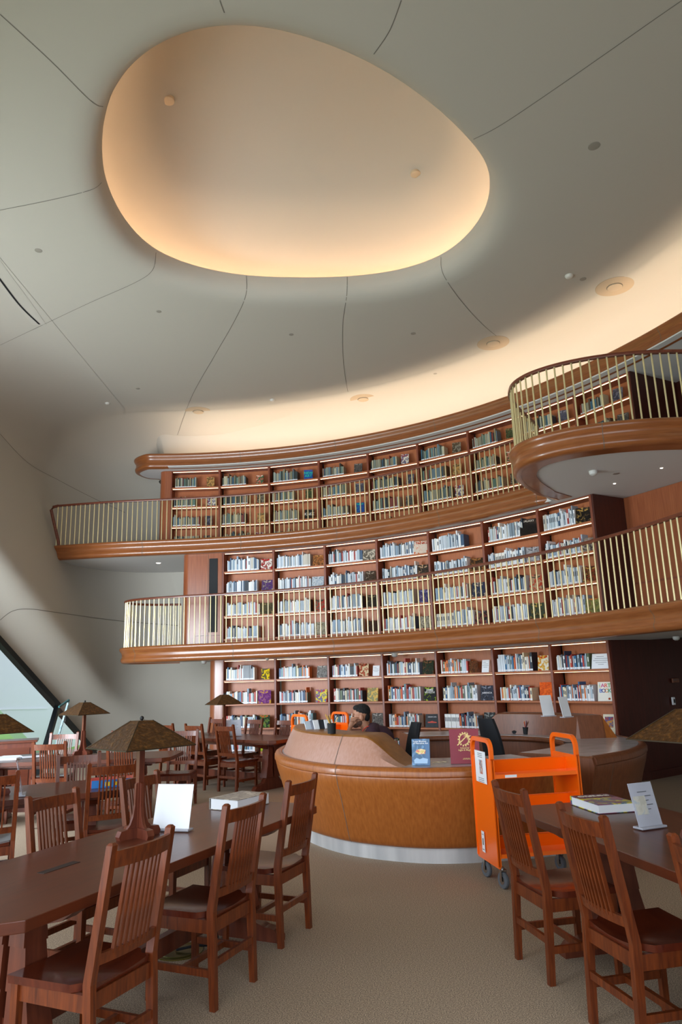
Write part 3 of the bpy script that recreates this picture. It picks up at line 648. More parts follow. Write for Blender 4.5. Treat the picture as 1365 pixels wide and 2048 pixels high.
def cname(c):
    r, g, b = (int(c[i:i+2], 16) for i in (0, 2, 4)); mx, mn = max(r, g, b), min(r, g, b)
    if mx < 70: return 'dark'
    if mx-mn < 30: return 'pale' if mx > 180 else 'grey'
    if r >= g >= b: return 'cream' if mn > 180 else ('tan' if g > .6*r and r > 150 else ('red' if g < .45*r and r > 140 else 'brown'))
    if b >= r and b >= g: return 'purple' if r > g*1.2 else 'blue'
    return 'green'
for si, LL in enumerate((U, U2, U3, U4)):
    for bi, c in enumerate(LL):
        if c: D[1, bi, si] = [('book', .86+rn.uniform(-.03, .03), rn.uniform(.22, .27), rn.uniform(.24, .29), c, None, lab(cname(c[0])+' faced-out', 1, bi, si))]
D[1,3,0] = [('book', .84, .30, .28, ('e0d0c0','d86a3a','e8d8c8'), ('TANKS', 'a02018', .075, .095), 'pale orange book with a large title, top shelf of the fourth lower balcony bay')]
D[1,5,0] = [('book', .82, .30, .32, ('1c1a1c','2a2628','14120f'), ('GALAXY', 'd8d0c8', .055, .12), 'large black book with a spaced white title, top shelf of the sixth lower balcony bay')]
for bi in range(9):
    for si in range(4):
        if (bi, si) in ((7, 2), (7, 3), (8, 2), (8, 3)): continue
        c = V[(bi+si*4) % 9] if si else V[bi]
        D[2, bi, si] = [('book', .78+rn.uniform(-.03, .05), rn.uniform(.17, .21), rn.uniform(.25, .29), c, None, lab(cname(c[0])+' faced-out', 2, bi, si))]
D[2,2,0] = [('book', .78, .21, .27, ('1f4a9a','1f4a9a','2a5ab0'), ('NEW\nART', '1fd0a8', .095, .0), 'blue book with bright green lettering on the top shelf of the third upper balcony bay')]
D[2,2,2] = [('book', .78, .22, .25, ('2a2624','2a2624','1a1816'), ('KNIX', 'e8e4dc', .10, .0), 'black book with tall white slanted capitals, third upper balcony bay')]
_ac = {}
def artm(c):
    if c not in _ac: _ac[c] = art('cover_art', *c, s=14)
    return _ac[c]
NDISP = 0
def display(kind, mt, x, w, h, cols_, extra, label, shelf_y=.06, cat='book', tilt=16):
    t = .022 if kind == 'book' else .006
    loc = mt @ Vector((x, shelf_y, 0))
    ax = mt.to_euler().z
    vz = atan2(loc.x, loc.y); turn = -vz-ax; root = empty('display_book' if kind == 'book' else 'notice_card', loc, ax+turn*.6+radians(rn.uniform(-8, 8)) if kind == 'book' else ax+turn*.2, label, 'book' if kind == 'book' else 'notice', 'books displayed face out' if kind == 'book' else None)
    R = Matrix.Rotation(radians(-tilt), 4, 'X')
    if kind == 'book':
        obj('pages', MB().box((0, t/2+.001, h/2), (w-.008, t-.006, h-.008), mtx=R), M['page'], root)
        c = obj('cover', MB().box((0, 0, h/2), (w, .003, h), mtx=R).box((0, t+.001, h/2), (w, .003, h), mtx=R).box((-w/2, t/2, h/2), (.003, t, h), mtx=R), artm(cols_), root)
    else:
        c = obj('card', MB().box((0, 0, h/2), (w, .005, h), mtx=R), M['white'], root)
        mb = MB()
        for k in range(5 if extra == 'wide' else 4): mb.box((0 if k else -.02, -.0035, h*(.8-.13*k)), (w*([.4, .7, .85, .6, .3][k]), .001, h*.022), mtx=R)
        obj('printed_lines', mb, M['ink'], root)
    if isinstance(extra, tuple):
        body, col, size, dz = extra
        p = R @ Vector((0, -.003, h/2+dz))
        tx = text('title', body, size, cmat(col), c, p, (pi/2-radians(tilt)*-1 if False else pi/2+radians(-tilt), 0, 0))
    if extra == 'ARTBOOK':
        rows = [[('T','3f8fc8',.4),('H','7ab54a',.4),('E','e8a02a',.4),('A','c83a8a',1),('R','e8502a',1),('T','4aa84a',1)], [('B','2a6ac8',1),('O','3a3a8a',1),('O','e8902a',1),('K','2aa88a',1)]]
        for ri, row in enumerate(rows):
            for k, (ch, col, sc) in enumerate(row):
                if ri == 0: X = -.085 if k < 3 else -.04+(k-3)*.05; Z = h*.83-(k*.022 if k < 3 else .02)+.012; sz = .03 if k < 3 else .085
                else: X = -.07+k*.045; Z = h*.53; sz = .085
                text('title', ch, sz, cmat(col), c, R @ Vector((X, -.003, Z)), (pi/2-radians(tilt), 0, 0))
        obj('cover_picture', MB().lathe([(.001, 0), (.018, 0)], n=16), cmat('d86a3a'), c, loc=R @ Vector((.06, -.004, .035)), rot=(pi/2-radians(tilt), 0, 0))
    if extra == 'CARS':
        text('title', 'DREAM CARS', .028, cmat('d8d8dc'), c, R @ Vector((0, -.003, h*.78)), (pi/2-radians(tilt), 0, 0))
        obj('cover_picture', MB().prism([(-.08, 0), (.09, -.002), (.092, .016), (.04, .026), (.0, .04), (-.04, .026), (-.085, .02)], 0, .001), cmat('c8402a'), c, loc=R @ Vector((0, -.003, h*.33)), rot=(pi/2-radians(tilt), 0, 0))
    if extra == 'FIG':
        obj('cover_picture', MB().box((0, -.0025, h*.6), (w*.7, .001, h*.55), mtx=R), artm(('c8862a','a8322a','2a4a8a')), c)
    return root
# --- shelved books
books = []   # (area, tier, bay, shelf, idx, matrix, x, dims, colour)
for (ti, bi, mt, w, boards) in BAYS:
    for si, bz in enumerate(reversed(boards)):
        items = D.get((ti, bi, si), [])
        fill = (.60 if ti == 0 else (.66 if ti == 1 else .50))+rn.uniform(-.05, .06)
        if ti == 0 and si == 2 and bi == 5: fill = .0
        if items: fill = min(fill, items[0][1]-(.15 if ti == 0 else .16))
        x = -w/2+.05+(rn.uniform(0, .04)); x1 = -w/2+.03+fill*w; k = 0
        base = rn.uniform(.21, .25) if ti != 1 else rn.uniform(.23, .27)
        run = None
        while x < x1:
            if run and run[0] > 0: th, h, c = run[1:]; run[0] -= 1
            else:
                th = rn.choice([.016, .02, .024, .028, .034, .042]); h = base+rn.uniform(-.025, .035)+(.05 if rn.random() < .10 else 0)
                c = rn.choice(PAL[ti]); run = [rn.choice([0, 0, 0, 0, 3, 5]), th, h, c] if rn.random() < .06 else None
            if ti == 0 and bi == 4 and si == 2 and k < 9: th, h, c = .036, .245, 'f2f2f0'
            if ti == 1 and bi == 4 and si == 3 and k < 8: th, h, c = .05, .25, 'c9c2b6'
            d = rn.uniform(.15, .21); h = min(h, .37)
            books.append([0, ti, bi, si, k, mt, x+th/2, (th*.94, d, h), c, bz]); x += th; k += 1
        for it in items:
            kind, fx, bw, bh, cc, ex, lb = it
            display(kind, mt @ Matrix.Translation((0, 0, bz+.001)), -w/2+min(fx, .86)*w-(.03 if bi > 3 else 0), bw, bh, cc, ex, lb)
            NDISP += 1
        if ti == 0 and bi == 5 and si == 2:
            for kx, (xx, nn_, cc) in enumerate(((-.42, 3, ('3a3a42','c8b8a8','8a3a30')), (-.2, 3, ('e8e0d8','3a6a5a','a89a88')), (.0, 2, ('2a5a4a','c8402a')))):
                for j in range(nn_):
                    tag(obj('flat_book', MB().box((0, 0, .014), (.19, .15, .026)).box((0, -.002, .014), (.185, .15, .02), 1), [cmat(cc[j]), M['page']], loc=mt @ Vector((xx, .12, bz+.001+j*.029)), rot=(0, 0, mt.to_euler().z+rn.uniform(-.1, .1))), '%s book lying flat, %s in the %s pile on the sixth ground floor bay' % (['bottom','middle','top'][j].replace('bottom', 'lowest'), ['first','second','third'][j], ['left','middle','right'][kx]), 'book')
for b in books:
    ti, bi, si = b[1:4]; mt = b[5]; th, d, h = b[7]
    p = mt @ Vector((b[6], 0, b[9])); q = p+Vector((0, 0, h)); a_, c_ = px(p), px(q); dd = (p-EYE).length
    vis = 1.0
    if si == 3 and ti == 0: vis = .25
    if ti == 2: vis = .6
    if ti == 1 and si >= 2: vis = .75
    b[0] = vis*abs(a_[1]-c_[1])*th/dd
order = sorted(range(len(books)), key=lambda i: -books[i][0])
NIND = 300-NDISP-20
indiv = set(order[:NIND])
rest = {}
def book_geo(mb, th, d, h, mt, cover=0, page=1, labelm=2, jy=0, simple=False):
    if simple:
        mb.box((0, jy+d/2, h/2), (th, d, h), cover, mtx=mt); return
    mb.box((0, jy+.001, h/2), (th, .002, h), cover, mtx=mt); mb.box((-th/2+.001, jy+d/2, h/2), (.002, d, h), cover, mtx=mt); mb.box((th/2-.001, jy+d/2, h/2), (.002, d, h), cover, mtx=mt)
    mb.box((0, jy+d/2-.002, h/2), (th-.004, d-.006, h-.008), page, mtx=mt)
    mb.box((0, jy-.0006, .022), (th*.98, .001, .03), labelm, mtx=mt)
for i, b in enumerate(books):
    _, ti, bi, si, k, mt, x, (th, d, h), c, bz = b
    jy = rn.uniform(.045, .06)
    if i in indiv:
        mb = MB(); book_geo(mb, th, d, h, None, jy=jy)
        mb.box((0, jy-.0004, h*.62), (th*.5, .0012, h*.3), 3)
        pos = ['top', 'second', 'third', 'lowest'][si]
        inkc = 'e8e4dc' if sum(int(c[q:q+2], 16) for q in (0, 2, 4)) < 330 else '4a4e58'
        o = obj('shelved_book', mb, [cmat(c), M['page'], M['white'], cmat(inkc)], loc=mt @ Vector((x, 0, bz+.001)), rot=(0, 0, mt.to_euler().z))
        tag(o, '%s-spined book, %s from the left, %s shelf, %s %s bay' % (CN[c], OR2[k], pos, BN[bi], ['ground floor', 'lower balcony', 'upper balcony'][ti]), 'book', 'upright books on the curved shelves')
    else:
        rest.setdefault(ti, []).append((i, jy))
mb = MB(); mats = []; ix = {}
for ti in rest:
    for i, jy in rest[ti]:
        _, ti_, bi, si, k, mt, x, (th, d, h), c, bz = books[i]
        for key in (c,):
            if key not in ix: ix[key] = len(mats); mats.append(cmat(key))
        if 'P' not in ix: ix['P'] = len(mats); mats.append(M['page'])
        if 'L' not in ix: ix['L'] = len(mats); mats.append(M['white'])
        book_geo(mb, th, d, h, mt @ Matrix.Translation((x, 0, bz+.001)), ix[c], ix['P'], ix['L'], jy=jy)
o = obj('shelved_books', mb, mats); tag(o, 'remaining rows of upright books filling the curved bookcases on all three floors', 'books', kind='stuff')

# ------------------------------------------------------------------ circulation desk
RIM = [(1.95, 6.87), (1.6, 6.76), (.95, 6.68), (.4, 6.8), (-.22, 7.22), (-.68, 7.95), (-.87, 8.85), (-.78, 9.7), (-.45, 10.3), (-.3, 10.45)]
RIMR = [(2.36, 7.18), (2.95, 7.72), (3.36, 8.45), (3.44, 9.2), (3.25, 9.9), (2.8, 10.5), (2.1, 10.95), (1.3, 11.1), (.75, 11.05)]
RL = resample(spline(RIM, 12), .06); RR = resample(spline(RIMR, 12), .06)
def inward(path):
    n = normals(path); c = Vector((1.25, 8.9)); i = len(path)//2
    return 1 if Vector(n[i]).dot(c-Vector(path[i])) > 0 else -1
deskroot = []
for nm, P, lb in (('l', RL, 'left half of the curved veneered help desk, with steel plinth and a raised hood'), ('r', RR, 'right half of the curved help desk, behind the orange cart')):
    sd_ = inward(P); root = empty('help_desk', (0, 0, 0), 0, lb, 'desk'); deskroot.append((root, P, sd_))
    prof = [(.245, .13), (.20, .133), (.178, .15), (.165, .19), (.12, .36), (.07, .54), (.03, .66), (.012, .735), (.016, .75), (.0, .762), (0, .80), (.012, .825), (.035, .838), (.075, .838), (.09, .825), (.09, .78), (.2, .7), (.34, .13)]
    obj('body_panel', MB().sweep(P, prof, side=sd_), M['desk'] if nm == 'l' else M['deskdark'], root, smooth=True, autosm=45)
    obj('plinth', MB().sweep(P, [(.24, 0), (.235, .135), (.26, .135), (.26, 0)], side=sd_), M['steel'], root, smooth=True)
    obj('countertop', MB().sweep(P, [(.088, .79), (.088, .832), (.86, .832), (.86, .79)], side=sd_), M['marble'], root)
    obj('inner_edge', MB().sweep(P, [(.86, .775), (.86, .826), (.885, .828), (.91, .81), (.91, .785), (.885, .765)], side=sd_), M['deskdark'], root, smooth=True)
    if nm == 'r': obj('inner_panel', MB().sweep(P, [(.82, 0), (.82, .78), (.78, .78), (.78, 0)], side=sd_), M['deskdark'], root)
    for e_i in (0, -1):
        a = P[e_i]; q = normals(P)[e_i]
        t = Vector((P[1][0]-P[0][0], P[1][1]-P[0][1])).normalized() if e_i == 0 else Vector((P[-2][0]-P[-1][0], P[-2][1]-P[-1][1])).normalized()
        seg = [(a[0]-t.x*.012, a[1]-t.y*.012), (a[0]+t.x*.01, a[1]+t.y*.01)]
        obj('end_panel', MB().add([(a[0]-t.x*.004+q[0]*sd_*o_, a[1]-t.y*.004+q[1]*sd_*o_, z) for o_, z in [(.18, .13), (.05, .6), (.01, .75), (.03, .836), (.86, .83), (.84, 0), (.26, 0)]] +
                                 [(a[0]-t.x*.03+q[0]*sd_*o_, a[1]-t.y*.03+q[1]*sd_*o_, z) for o_, z in [(.18, .13), (.05, .6), (.01, .75), (.03, .82), (.86, .82), (.84, 0), (.26, 0)]],
                                 [tuple(range(7)), tuple(range(7, 14))[::-1]]+[(i, (i+1) % 7, 7+(i+1) % 7, 7+i) for i in range(7)]), M['deskdark'], root)
root, P, sd_ = deskroot[0]
# raised hood: height varies along the path
def hood(P, s0, s1, s2, s3, ztop, front, ftop, btop, back, side, m, mt_, root, z0=.825):
    idx = [i for i in range(len(P)) if s0 <= i <= s3]; path = [P[i] for i in idx]; zs = []
    for i in idx:
        if i < s1: f = ss((i-s0)/max(1, s1-s0))
        elif i > s2: f = 1-ss((i-s2)/max(1, s3-s2))
        else: f = 1
        z = z0+(ztop-z0)*f
        zs.append([(front, z0), (front+(ftop-front)*f*.55, z0+(z-z0)*.55), (ftop, z-.02*f), (ftop+.012, z-.006*f), (ftop+.03, z), (btop-.02, z), (btop, z-.012*f), (back, z0)])
    ob = MB().sweep(path, None, side=side, zs=zs) if False else None
    mb = MB(); nr = normals(path)
    for p, q, pr in zip(path, nr, zs):
        for (o_, z) in pr: mb.v.append((p[0]+q[0]*o_*side, p[1]+q[1]*o_*side, z))
    m_ = 8; N = len(path)
    for i in range(N-1):
        for j in range(m_):
            mb.f.append((i*m_+j, i*m_+(j+1) % m_, (i+1)*m_+(j+1) % m_, (i+1)*m_+j)); mb.m.append(1 if j in (2, 3, 4, 5) else (0 if j in (0, 1) else 2))
    mb.f.append(tuple(range(m_))); mb.m.append(0); mb.f.append(tuple((N-1)*m_+j for j in range(m_))[::-1]); mb.m.append(2)
    return obj('raised_hood', mb, [M[m], M[mt_], M['deskdark']], root, smooth=True, autosm=35)
def near(P, x):   # index of the path point (rim height) whose pixel x is nearest
    return min(range(len(P)), key=lambda i: abs(px((P[i][0], P[i][1], .83))[0]-x)+(1000 if P[i][1] > 9.2 else 0))
i0 = near(RL, 812); i1 = near(RL, 700)
hd = hood(RL, i0, i1, len(RL)-22, len(RL)-8, 1.10, .10, .22, .60, .64, sd_, 'desksheen', 'desktop', root)
ij = near(RL, 668); jj = []
nr = normals(RL)
def jline(P, i, prof, sd_, root, m='seam'):
    a, b = Vector(P[i]), Vector(P[i+1]); t = (b-a).normalized()*.003
    return obj('joint', MB().sweep([(a.x-t.x, a.y-t.y), (a.x+t.x, a.y+t.y)], prof, side=sd_, profclosed=False), M[m], root)
jline(RL, ij, [(.198, .131), (.176, .15), (.163, .19), (.118, .36), (.068, .54), (.028, .66), (.010, .735), (.013, .75), (-.002, .762), (-.002, .80), (.010, .826), (.035, .840), (.075, .840)], sd_, root)
jline(RL, near(RL, 675)+2, [(.098, .83), (.165, .98), (.217, 1.085), (.25, 1.102), (.58, 1.102)], sd_, root)
jline(RR, near(RR, 1230), [(.198, .131), (.176, .15), (.163, .19), (.118, .36), (.068, .54), (.028, .66), (.010, .735)], deskroot[1][2], deskroot[1][0])
root, P, sd_ = deskroot[1]
k0 = min(range(len(RR)), key=lambda i: math.dist(RR[i], (3.44, 9.15)))
kq = [i for i in range(len(RR)) if RR[i][1] > 9.8]; qn = lambda x: min(kq, key=lambda i: abs(px((RR[i][0]*.8+1.25*.2, RR[i][1]*.8+8.9*.2, 1.0))[0]-x))
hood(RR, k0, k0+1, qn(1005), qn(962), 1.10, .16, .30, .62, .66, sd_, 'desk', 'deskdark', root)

# things on the desk
def stand_book(name, pL, pR, zb, h, col, label, cat, tilt=10, th=.02):
    A = Vector(pL); Bq = Vector(pR); w = (Bq-A).length; mid = (A+Bq)/2; ax = atan2(Bq.y-A.y, Bq.x-A.x)
    root = empty(name, mid, ax, label, cat); R = Matrix.Rotation(radians(-tilt), 4, 'X')
    return root, w, R
root, w, R = stand_book('brochure', atz(825, 1531, .834), atz(861, 1531, .834), .834, .25, None, 'blue illustrated brochure standing upright on the marble counter', 'brochure')
h = .235
c = obj('cover', MB().box((0, .008, h/2), (w, .016, h), mtx=R), art('cover_art', '3a6a9a', '6a9ac8', '2a5a80', 9), root)
text('title', 'Lucas Museum\nof Narrative Art', .021, cmat('f0f4f8'), c, R @ Vector((-w*.42, -.001, h*.87)), (pi/2-radians(10), 0, 0), align='LEFT')
obj('cover_picture', MB().prism([(-.05, 0), (-.02, -.02), (.04, -.015), (.045, .02), (.0, .03), (-.04, .02)], 0, .001), art('cover_art', 'd8b84a', 'e0684a', 'f0e0b0', 40), c, loc=R @ Vector((0, -.001, h*.5)), rot=(pi/2-radians(10), 0, 0))
obj('cover_cloud', MB().prism([(-.06, -.03), (.06, -.03), (.065, .01), (.02, .02), (-.01, .008), (-.04, .02), (-.065, 0)], 0, .001), cmat('a8c8e8'), c, loc=R @ Vector((0, -.001, h*.2)), rot=(pi/2-radians(10), 0, 0))
root, w, R = stand_book('large_book', atz(903, 1528, .834), atz(962, 1527, .834), .834, .3, None, 'dark red book with gold emblem standing open-faced behind the orange cart', 'book')
h = .31
c = obj('cover', MB().box((0, 0, h/2), (w, .004, h), mtx=R).box((0, .03, h/2), (w, .004, h), mtx=R).box((-w/2, .015, h/2), (.004, .03, h), mtx=R), mat('burgundy_cloth', '8c1430', .45), root)
obj('pages', MB().box((0, .015, h/2), (w-.01, .026, h-.01), mtx=R), M['page'], root)
g = MB()
for k in range(14):
    a = k/14*2*pi; g.prism([(cos(a-.12)*.045, sin(a-.12)*.05), (cos(a-.1)*.06, sin(a-.1)*.066), (cos(a+.1)*.06, sin(a+.1)*.066), (cos(a+.12)*.045, sin(a+.12)*.05)], 0, .001)
for k in range(28):
    a = k/28*2*pi; b_ = (k+1)/28*2*pi
    if 3.5 < (a % (2*pi)) < 4.6: continue
    g.prism([(cos(a)*.039, sin(a)*.044), (cos(a)*.049, sin(a)*.054), (cos(b_)*.049, sin(b_)*.054), (cos(b_)*.039, sin(b_)*.044)], 0, .001)
for k in range(4):
    a = k*pi/2; g.prism([(.03+cos(a)*.04, .03+sin(a)*.04), (.03+cos(a+pi/4)*.008, .03+sin(a+pi/4)*.008), (.03, .03), (.03+cos(a-pi/4)*.008, .03+sin(a-pi/4)*.008)], 0, .0012)
g.prism([(-.07, -.05), (-.062, -.056), (.04, .035), (.034, .041)], 0, .001)
obj('gold_emblem', g, M['gold'], c, loc=R @ Vector((.0, -.003, h*.70)), rot=(pi/2-radians(10), 0, 0))
text('title', 'Industrial\nLight & Magic', .022, M['gold'], c, R @ Vector((.0, -.003, h*.42)), (pi/2-radians(10), 0, 0))
text('title', 'VOLUME ONE\nSPECIAL EDITION', .009, M['gold'], c, R @ Vector((.01, -.003, h*.14)), (pi/2-radians(10), 0, 0))
# pen cup and pamphlets on the hood
def pencup(p, label, colors, r=.04, h=.1, z=0, mesh_m='black'):
    root = empty('pen_cup', p, 0, label, 'pen cup')
    obj('cup', MB().lathe([(r*.9, 0), (r, h), (r-.004, h), (r*.9-.004, .006)], n=20), M[mesh_m], root, smooth=True)
    rr_ = random.Random(len(label))
    for k, cc in enumerate(colors):
        a = rr_.uniform(0, 6.28); b_ = a+rr_.uniform(-.5, .5)
        q0 = Vector((cos(a+pi)*r*.5, sin(a+pi)*r*.5, .01)); q1 = Vector((cos(b_)*r*1.5, sin(b_)*r*1.0, h+rr_.uniform(.05, .09)))
        obj('pencil', MB().tube([q0, q1], .004, 6), cmat(cc), root)
    return root
pencup(atz(664, 1467, 1.102), 'black mesh pencil cup full of yellow pencils on the raised hood', ['d8a83a','c8983a','e0b04a','3a3a3a','b8822a','d8a83a','2a2a2a','c8983a'], .045, .1)
root = empty('pamphlet_rack', atz(643, 1458, 1.102), radians(25), 'stack of pamphlets and cards leaning on the raised hood beside the person', 'pamphlets')
for k in range(5):
    R = Matrix.Rotation(radians(-24-3*k), 4, 'X'); w_ = .10+.02*(k % 3); h_ = .10+.014*k
    obj('pamphlet', MB().box((.10-.045*k, .02*k, h_/2), (w_, .012, h_), mtx=R), [M['white'], cmat('20222a'), M['white'], cmat('8a8f9e'), cmat('c9d4df')][k], root)
# signs on the right hood
def acrylic(base, w, h, rz, label, m='white', tilt=12, foot=True, lines=0, lean=1, pic=None):
    root = empty('sign_holder', base, rz, label, 'sign holder'); R = Matrix.Rotation(radians(-tilt), 4, 'X')
    obj('sign_panel', MB().box((0, 0, h/2+.008), (w, .004, h), mtx=R), M[m], root)
    if foot: obj('foot', MB().box((0, .01, .006), (w*1.08, .075, .012)), M['acrylic'], root, bevel=.004)
    if lines:
        mb = MB()
        for k in range(lines): mb.box((.01*(k % 2), -.0028, h*(.82-.1*k)), (w*(.55 if k % 2 else .4), .001, .004), mtx=R)
        obj('printed_lines', mb, M['ink'], root)
    if pic: obj('picture', MB().box((-w*.18, -.003, h*.52), (w*.5, .001, h*.42), mtx=R), artm(pic), root)
    return root
acrylic(atz(1099, 1433, 1.102), .165, .25, radians(18), 'blank white sign in a clear holder on the right desk hood, left one')
acrylic(atz(1136, 1435, 1.102), .155, .235, radians(35), 'blank white sign in a clear holder on the right desk hood, right one')
pencup(atz(1053, 1468, .834), 'black pen cup with coloured pens under the right hood', ['c83a2a','2a2a2a','8a2a5a','3a6a4a','d8782a','2a2a2a'], .04, .09)
tag(obj('card_box', MB().box((0, 0, .02), (.14, .09, .04)).box((0, 0, .045), (.13, .08, .012), 1), [cmat('e8603a'), M['white']], loc=atz(998, 1466, .834)), 'small orange and white card box on the counter under the right hood', 'box')
tag(obj('tape_dispenser', MB().lathe([(.05, 0), (.055, .03), (.03, .05)], n=16), M['fabric'], loc=atz(1032, 1467, .834)), 'small black rounded object beside the pen cup on the right counter', 'desk accessory')
tag(obj('pen', MB().tube([(-.07, 0, .006), (.07, 0, .006)], .005, 6), M['fabric'], loc=atz(1140, 1486, .834)), 'black pen lying on the marble counter by the orange cart', 'pen')
tag(obj('paper_sheet', MB().box((0, 0, .001), (.2, .14, .002)), M['white'], loc=atz(1150, 1474, .834), rot=(0, 0, .6)), 'white paper sheet lying on the right marble counter', 'paper')
tag(obj('cable', MB().tube([(0, 0, .005), (.04, .03, .005), (.07, 0, .005), (.1, .03, .006), (.13, .0, .005)], .004, 6), cmat('e7d9b8'), loc=atz(866, 1526, .834)), 'small pale coil of cord beside the blue brochure', 'cord')

# ------------------------------------------------------------------ chairs
def make_chair():
    root = empty('slat_back_chair', (0, 0, 0)); root['category'] = 'chair'; root['group'] = 'slat-back wooden reading chairs'
    W2 = .195   # half spacing of posts; y=0 at rear post feet, +y forward
    for s in (-1, 1):
        m = MB(); w = .034; d = .042
        sec = [(0, .0, d*.8), (.015, .36, d), (.02, .46, d), (-.070, .992, d*.78)]
        P = []
        for (y, z, dd) in sec: P.append((y, z, dd))
        for (a, b) in zip(P, P[1:]):
            m.hexa([(s*W2-w/2, a[0]-a[2]/2, a[1]), (s*W2+w/2, a[0]-a[2]/2, a[1]), (s*W2+w/2, a[0]+a[2]/2, a[1]), (s*W2-w/2, a[0]+a[2]/2, a[1]), (s*W2-w/2, b[0]-b[2]/2, b[1]), (s*W2+w/2, b[0]-b[2]/2, b[1]), (s*W2+w/2, b[0]+b[2]/2, b[1]), (s*W2-w/2, b[0]+b[2]/2, b[1])])
        y, z, dd = P[-1]
        m.hexa([(s*W2-w/2, y-dd/2, z), (s*W2+w/2, y-dd/2, z), (s*W2+w/2, y+dd/2, z), (s*W2-w/2, y+dd/2, z), (s*W2-w/4, y-dd/4, z+.01), (s*W2+w/4, y-dd/4, z+.01), (s*W2+w/4, y+dd/4, z+.01), (s*W2-w/4, y+dd/4, z+.01)])
        obj('rear_post', m, M['chair'], root)
        obj('front_leg', MB().bar((s*.205, .405, 0), (s*.205, .405, .425), .03, .03, w2=.038, d2=.038), M['chair'], root)
        obj('side_stretcher', MB().box((s*.2, .2, .17), (.02, .37, .035)), M['chair'], root)
        obj('seat_rail', MB().box((s*.2, .21, .39), (.022, .37, .065)), M['chair'], root)
    obj('cross_stretcher', MB().box((0, .2, .17), (.39, .025, .03)), M['chair'], root)
    obj('rear_stretcher', MB().box((0, .005, .215), (.36, .02, .035)), M['chair'], root)
    obj('seat_rail', MB().box((0, .02, .39), (.36, .022, .065)), M['chair'], root)
    obj('seat_rail', MB().box((0, .405, .39), (.38, .022, .065)), M['chair'], root)
    # dished seat
    mb = MB(); NX, NY = 12, 10
    for j in range(NY+1):
        for i in range(NX+1):
            u = i/NX*2-1; v = j/NY; hw = .215+.015*v
            if v < .12: hw = .172
            dish = .02*(1-u*u)*(1-(1.6*(v-.42))**2) if abs(v-.42) < .6 else 0
            mb.v.append((u*hw, .015+v*.43, .452-max(0, dish)+(.004*abs(u))))
    for j in range(NY+1):
        for i in range(NX+1):
            u = i/NX*2-1; v = j/NY; hw = .215+.015*v
            if v < .12: hw = .172
            mb.v.append((u*hw*.985, .02+v*.42, .424))
    n = (NX+1)*(NY+1)
    for j in range(NY):
        for i in range(NX):
            a = j*(NX+1)+i; mb.f += [(a, a+1, a+NX+2, a+NX+1), (n+a, n+a+NX+1, n+a+NX+2, n+a+1)]; mb.m += [0, 0]
    ring = [i for i in range(NX+1)]+[j*(NX+1)+NX for j in range(1, NY+1)]+[NY*(NX+1)+i for i in range(NX-1, -1, -1)]+[j*(NX+1) for j in range(NY-1, 0, -1)]
    for a, b in zip(ring, ring[1:]+ring[:1]): mb.f.append((a, n+a, n+b, b)); mb.m.append(0)
    obj('seat', mb, M['seat'], root, smooth=True, autosm=45)
    def yz(z): return .02-.095*(z-.46)/.515
    def rail(z0, z1, bow, name, th=.02):
        m = MB(); K = 8
        for k in range(K):
            x0, x1 = -W2+.015+k/K*(2*W2-.03), -W2+.015+(k+1)/K*(2*W2-.03)
            b0, b1 = -bow*(1-(x0/W2)**2), -bow*(1-(x1/W2)**2)
            ya, yb = yz(z0), yz(z1)
            m.hexa([(x0, ya+b0-th/2, z0), (x1, ya+b1-th/2, z0), (x1, ya+b1+th/2, z0), (x0, ya+b0+th/2, z0), (x0, yb+b0-th/2, z1), (x1, yb+b1-th/2, z1), (x1, yb+b1+th/2, z1), (x0, yb+b0+th/2, z1)])
        obj(name, m, M['chair'], root, smooth=True, autosm=50)
    rail(.90, .968, .03, 'crest_rail'); rail(.525, .57, .022, 'lower_rail')
    sp = MB().bar((0, yz(.555), .555), (0, yz(.91), .91), .012, .017).mesh('spindle', M['chair'])
    for k in range(8):
        x = -.105+k*.03
        o = obj('spindle', sp, None, root, loc=(x, -.026*(1-(x/W2)**2), 0))
    return root
A_f = (-.914, .407); B_f = (.974, .225); D_f = (-.455, .89); C_f = (.616, .788); E_f = (.03, 1.0)
neg = lambda f: (-f[0], -f[1])
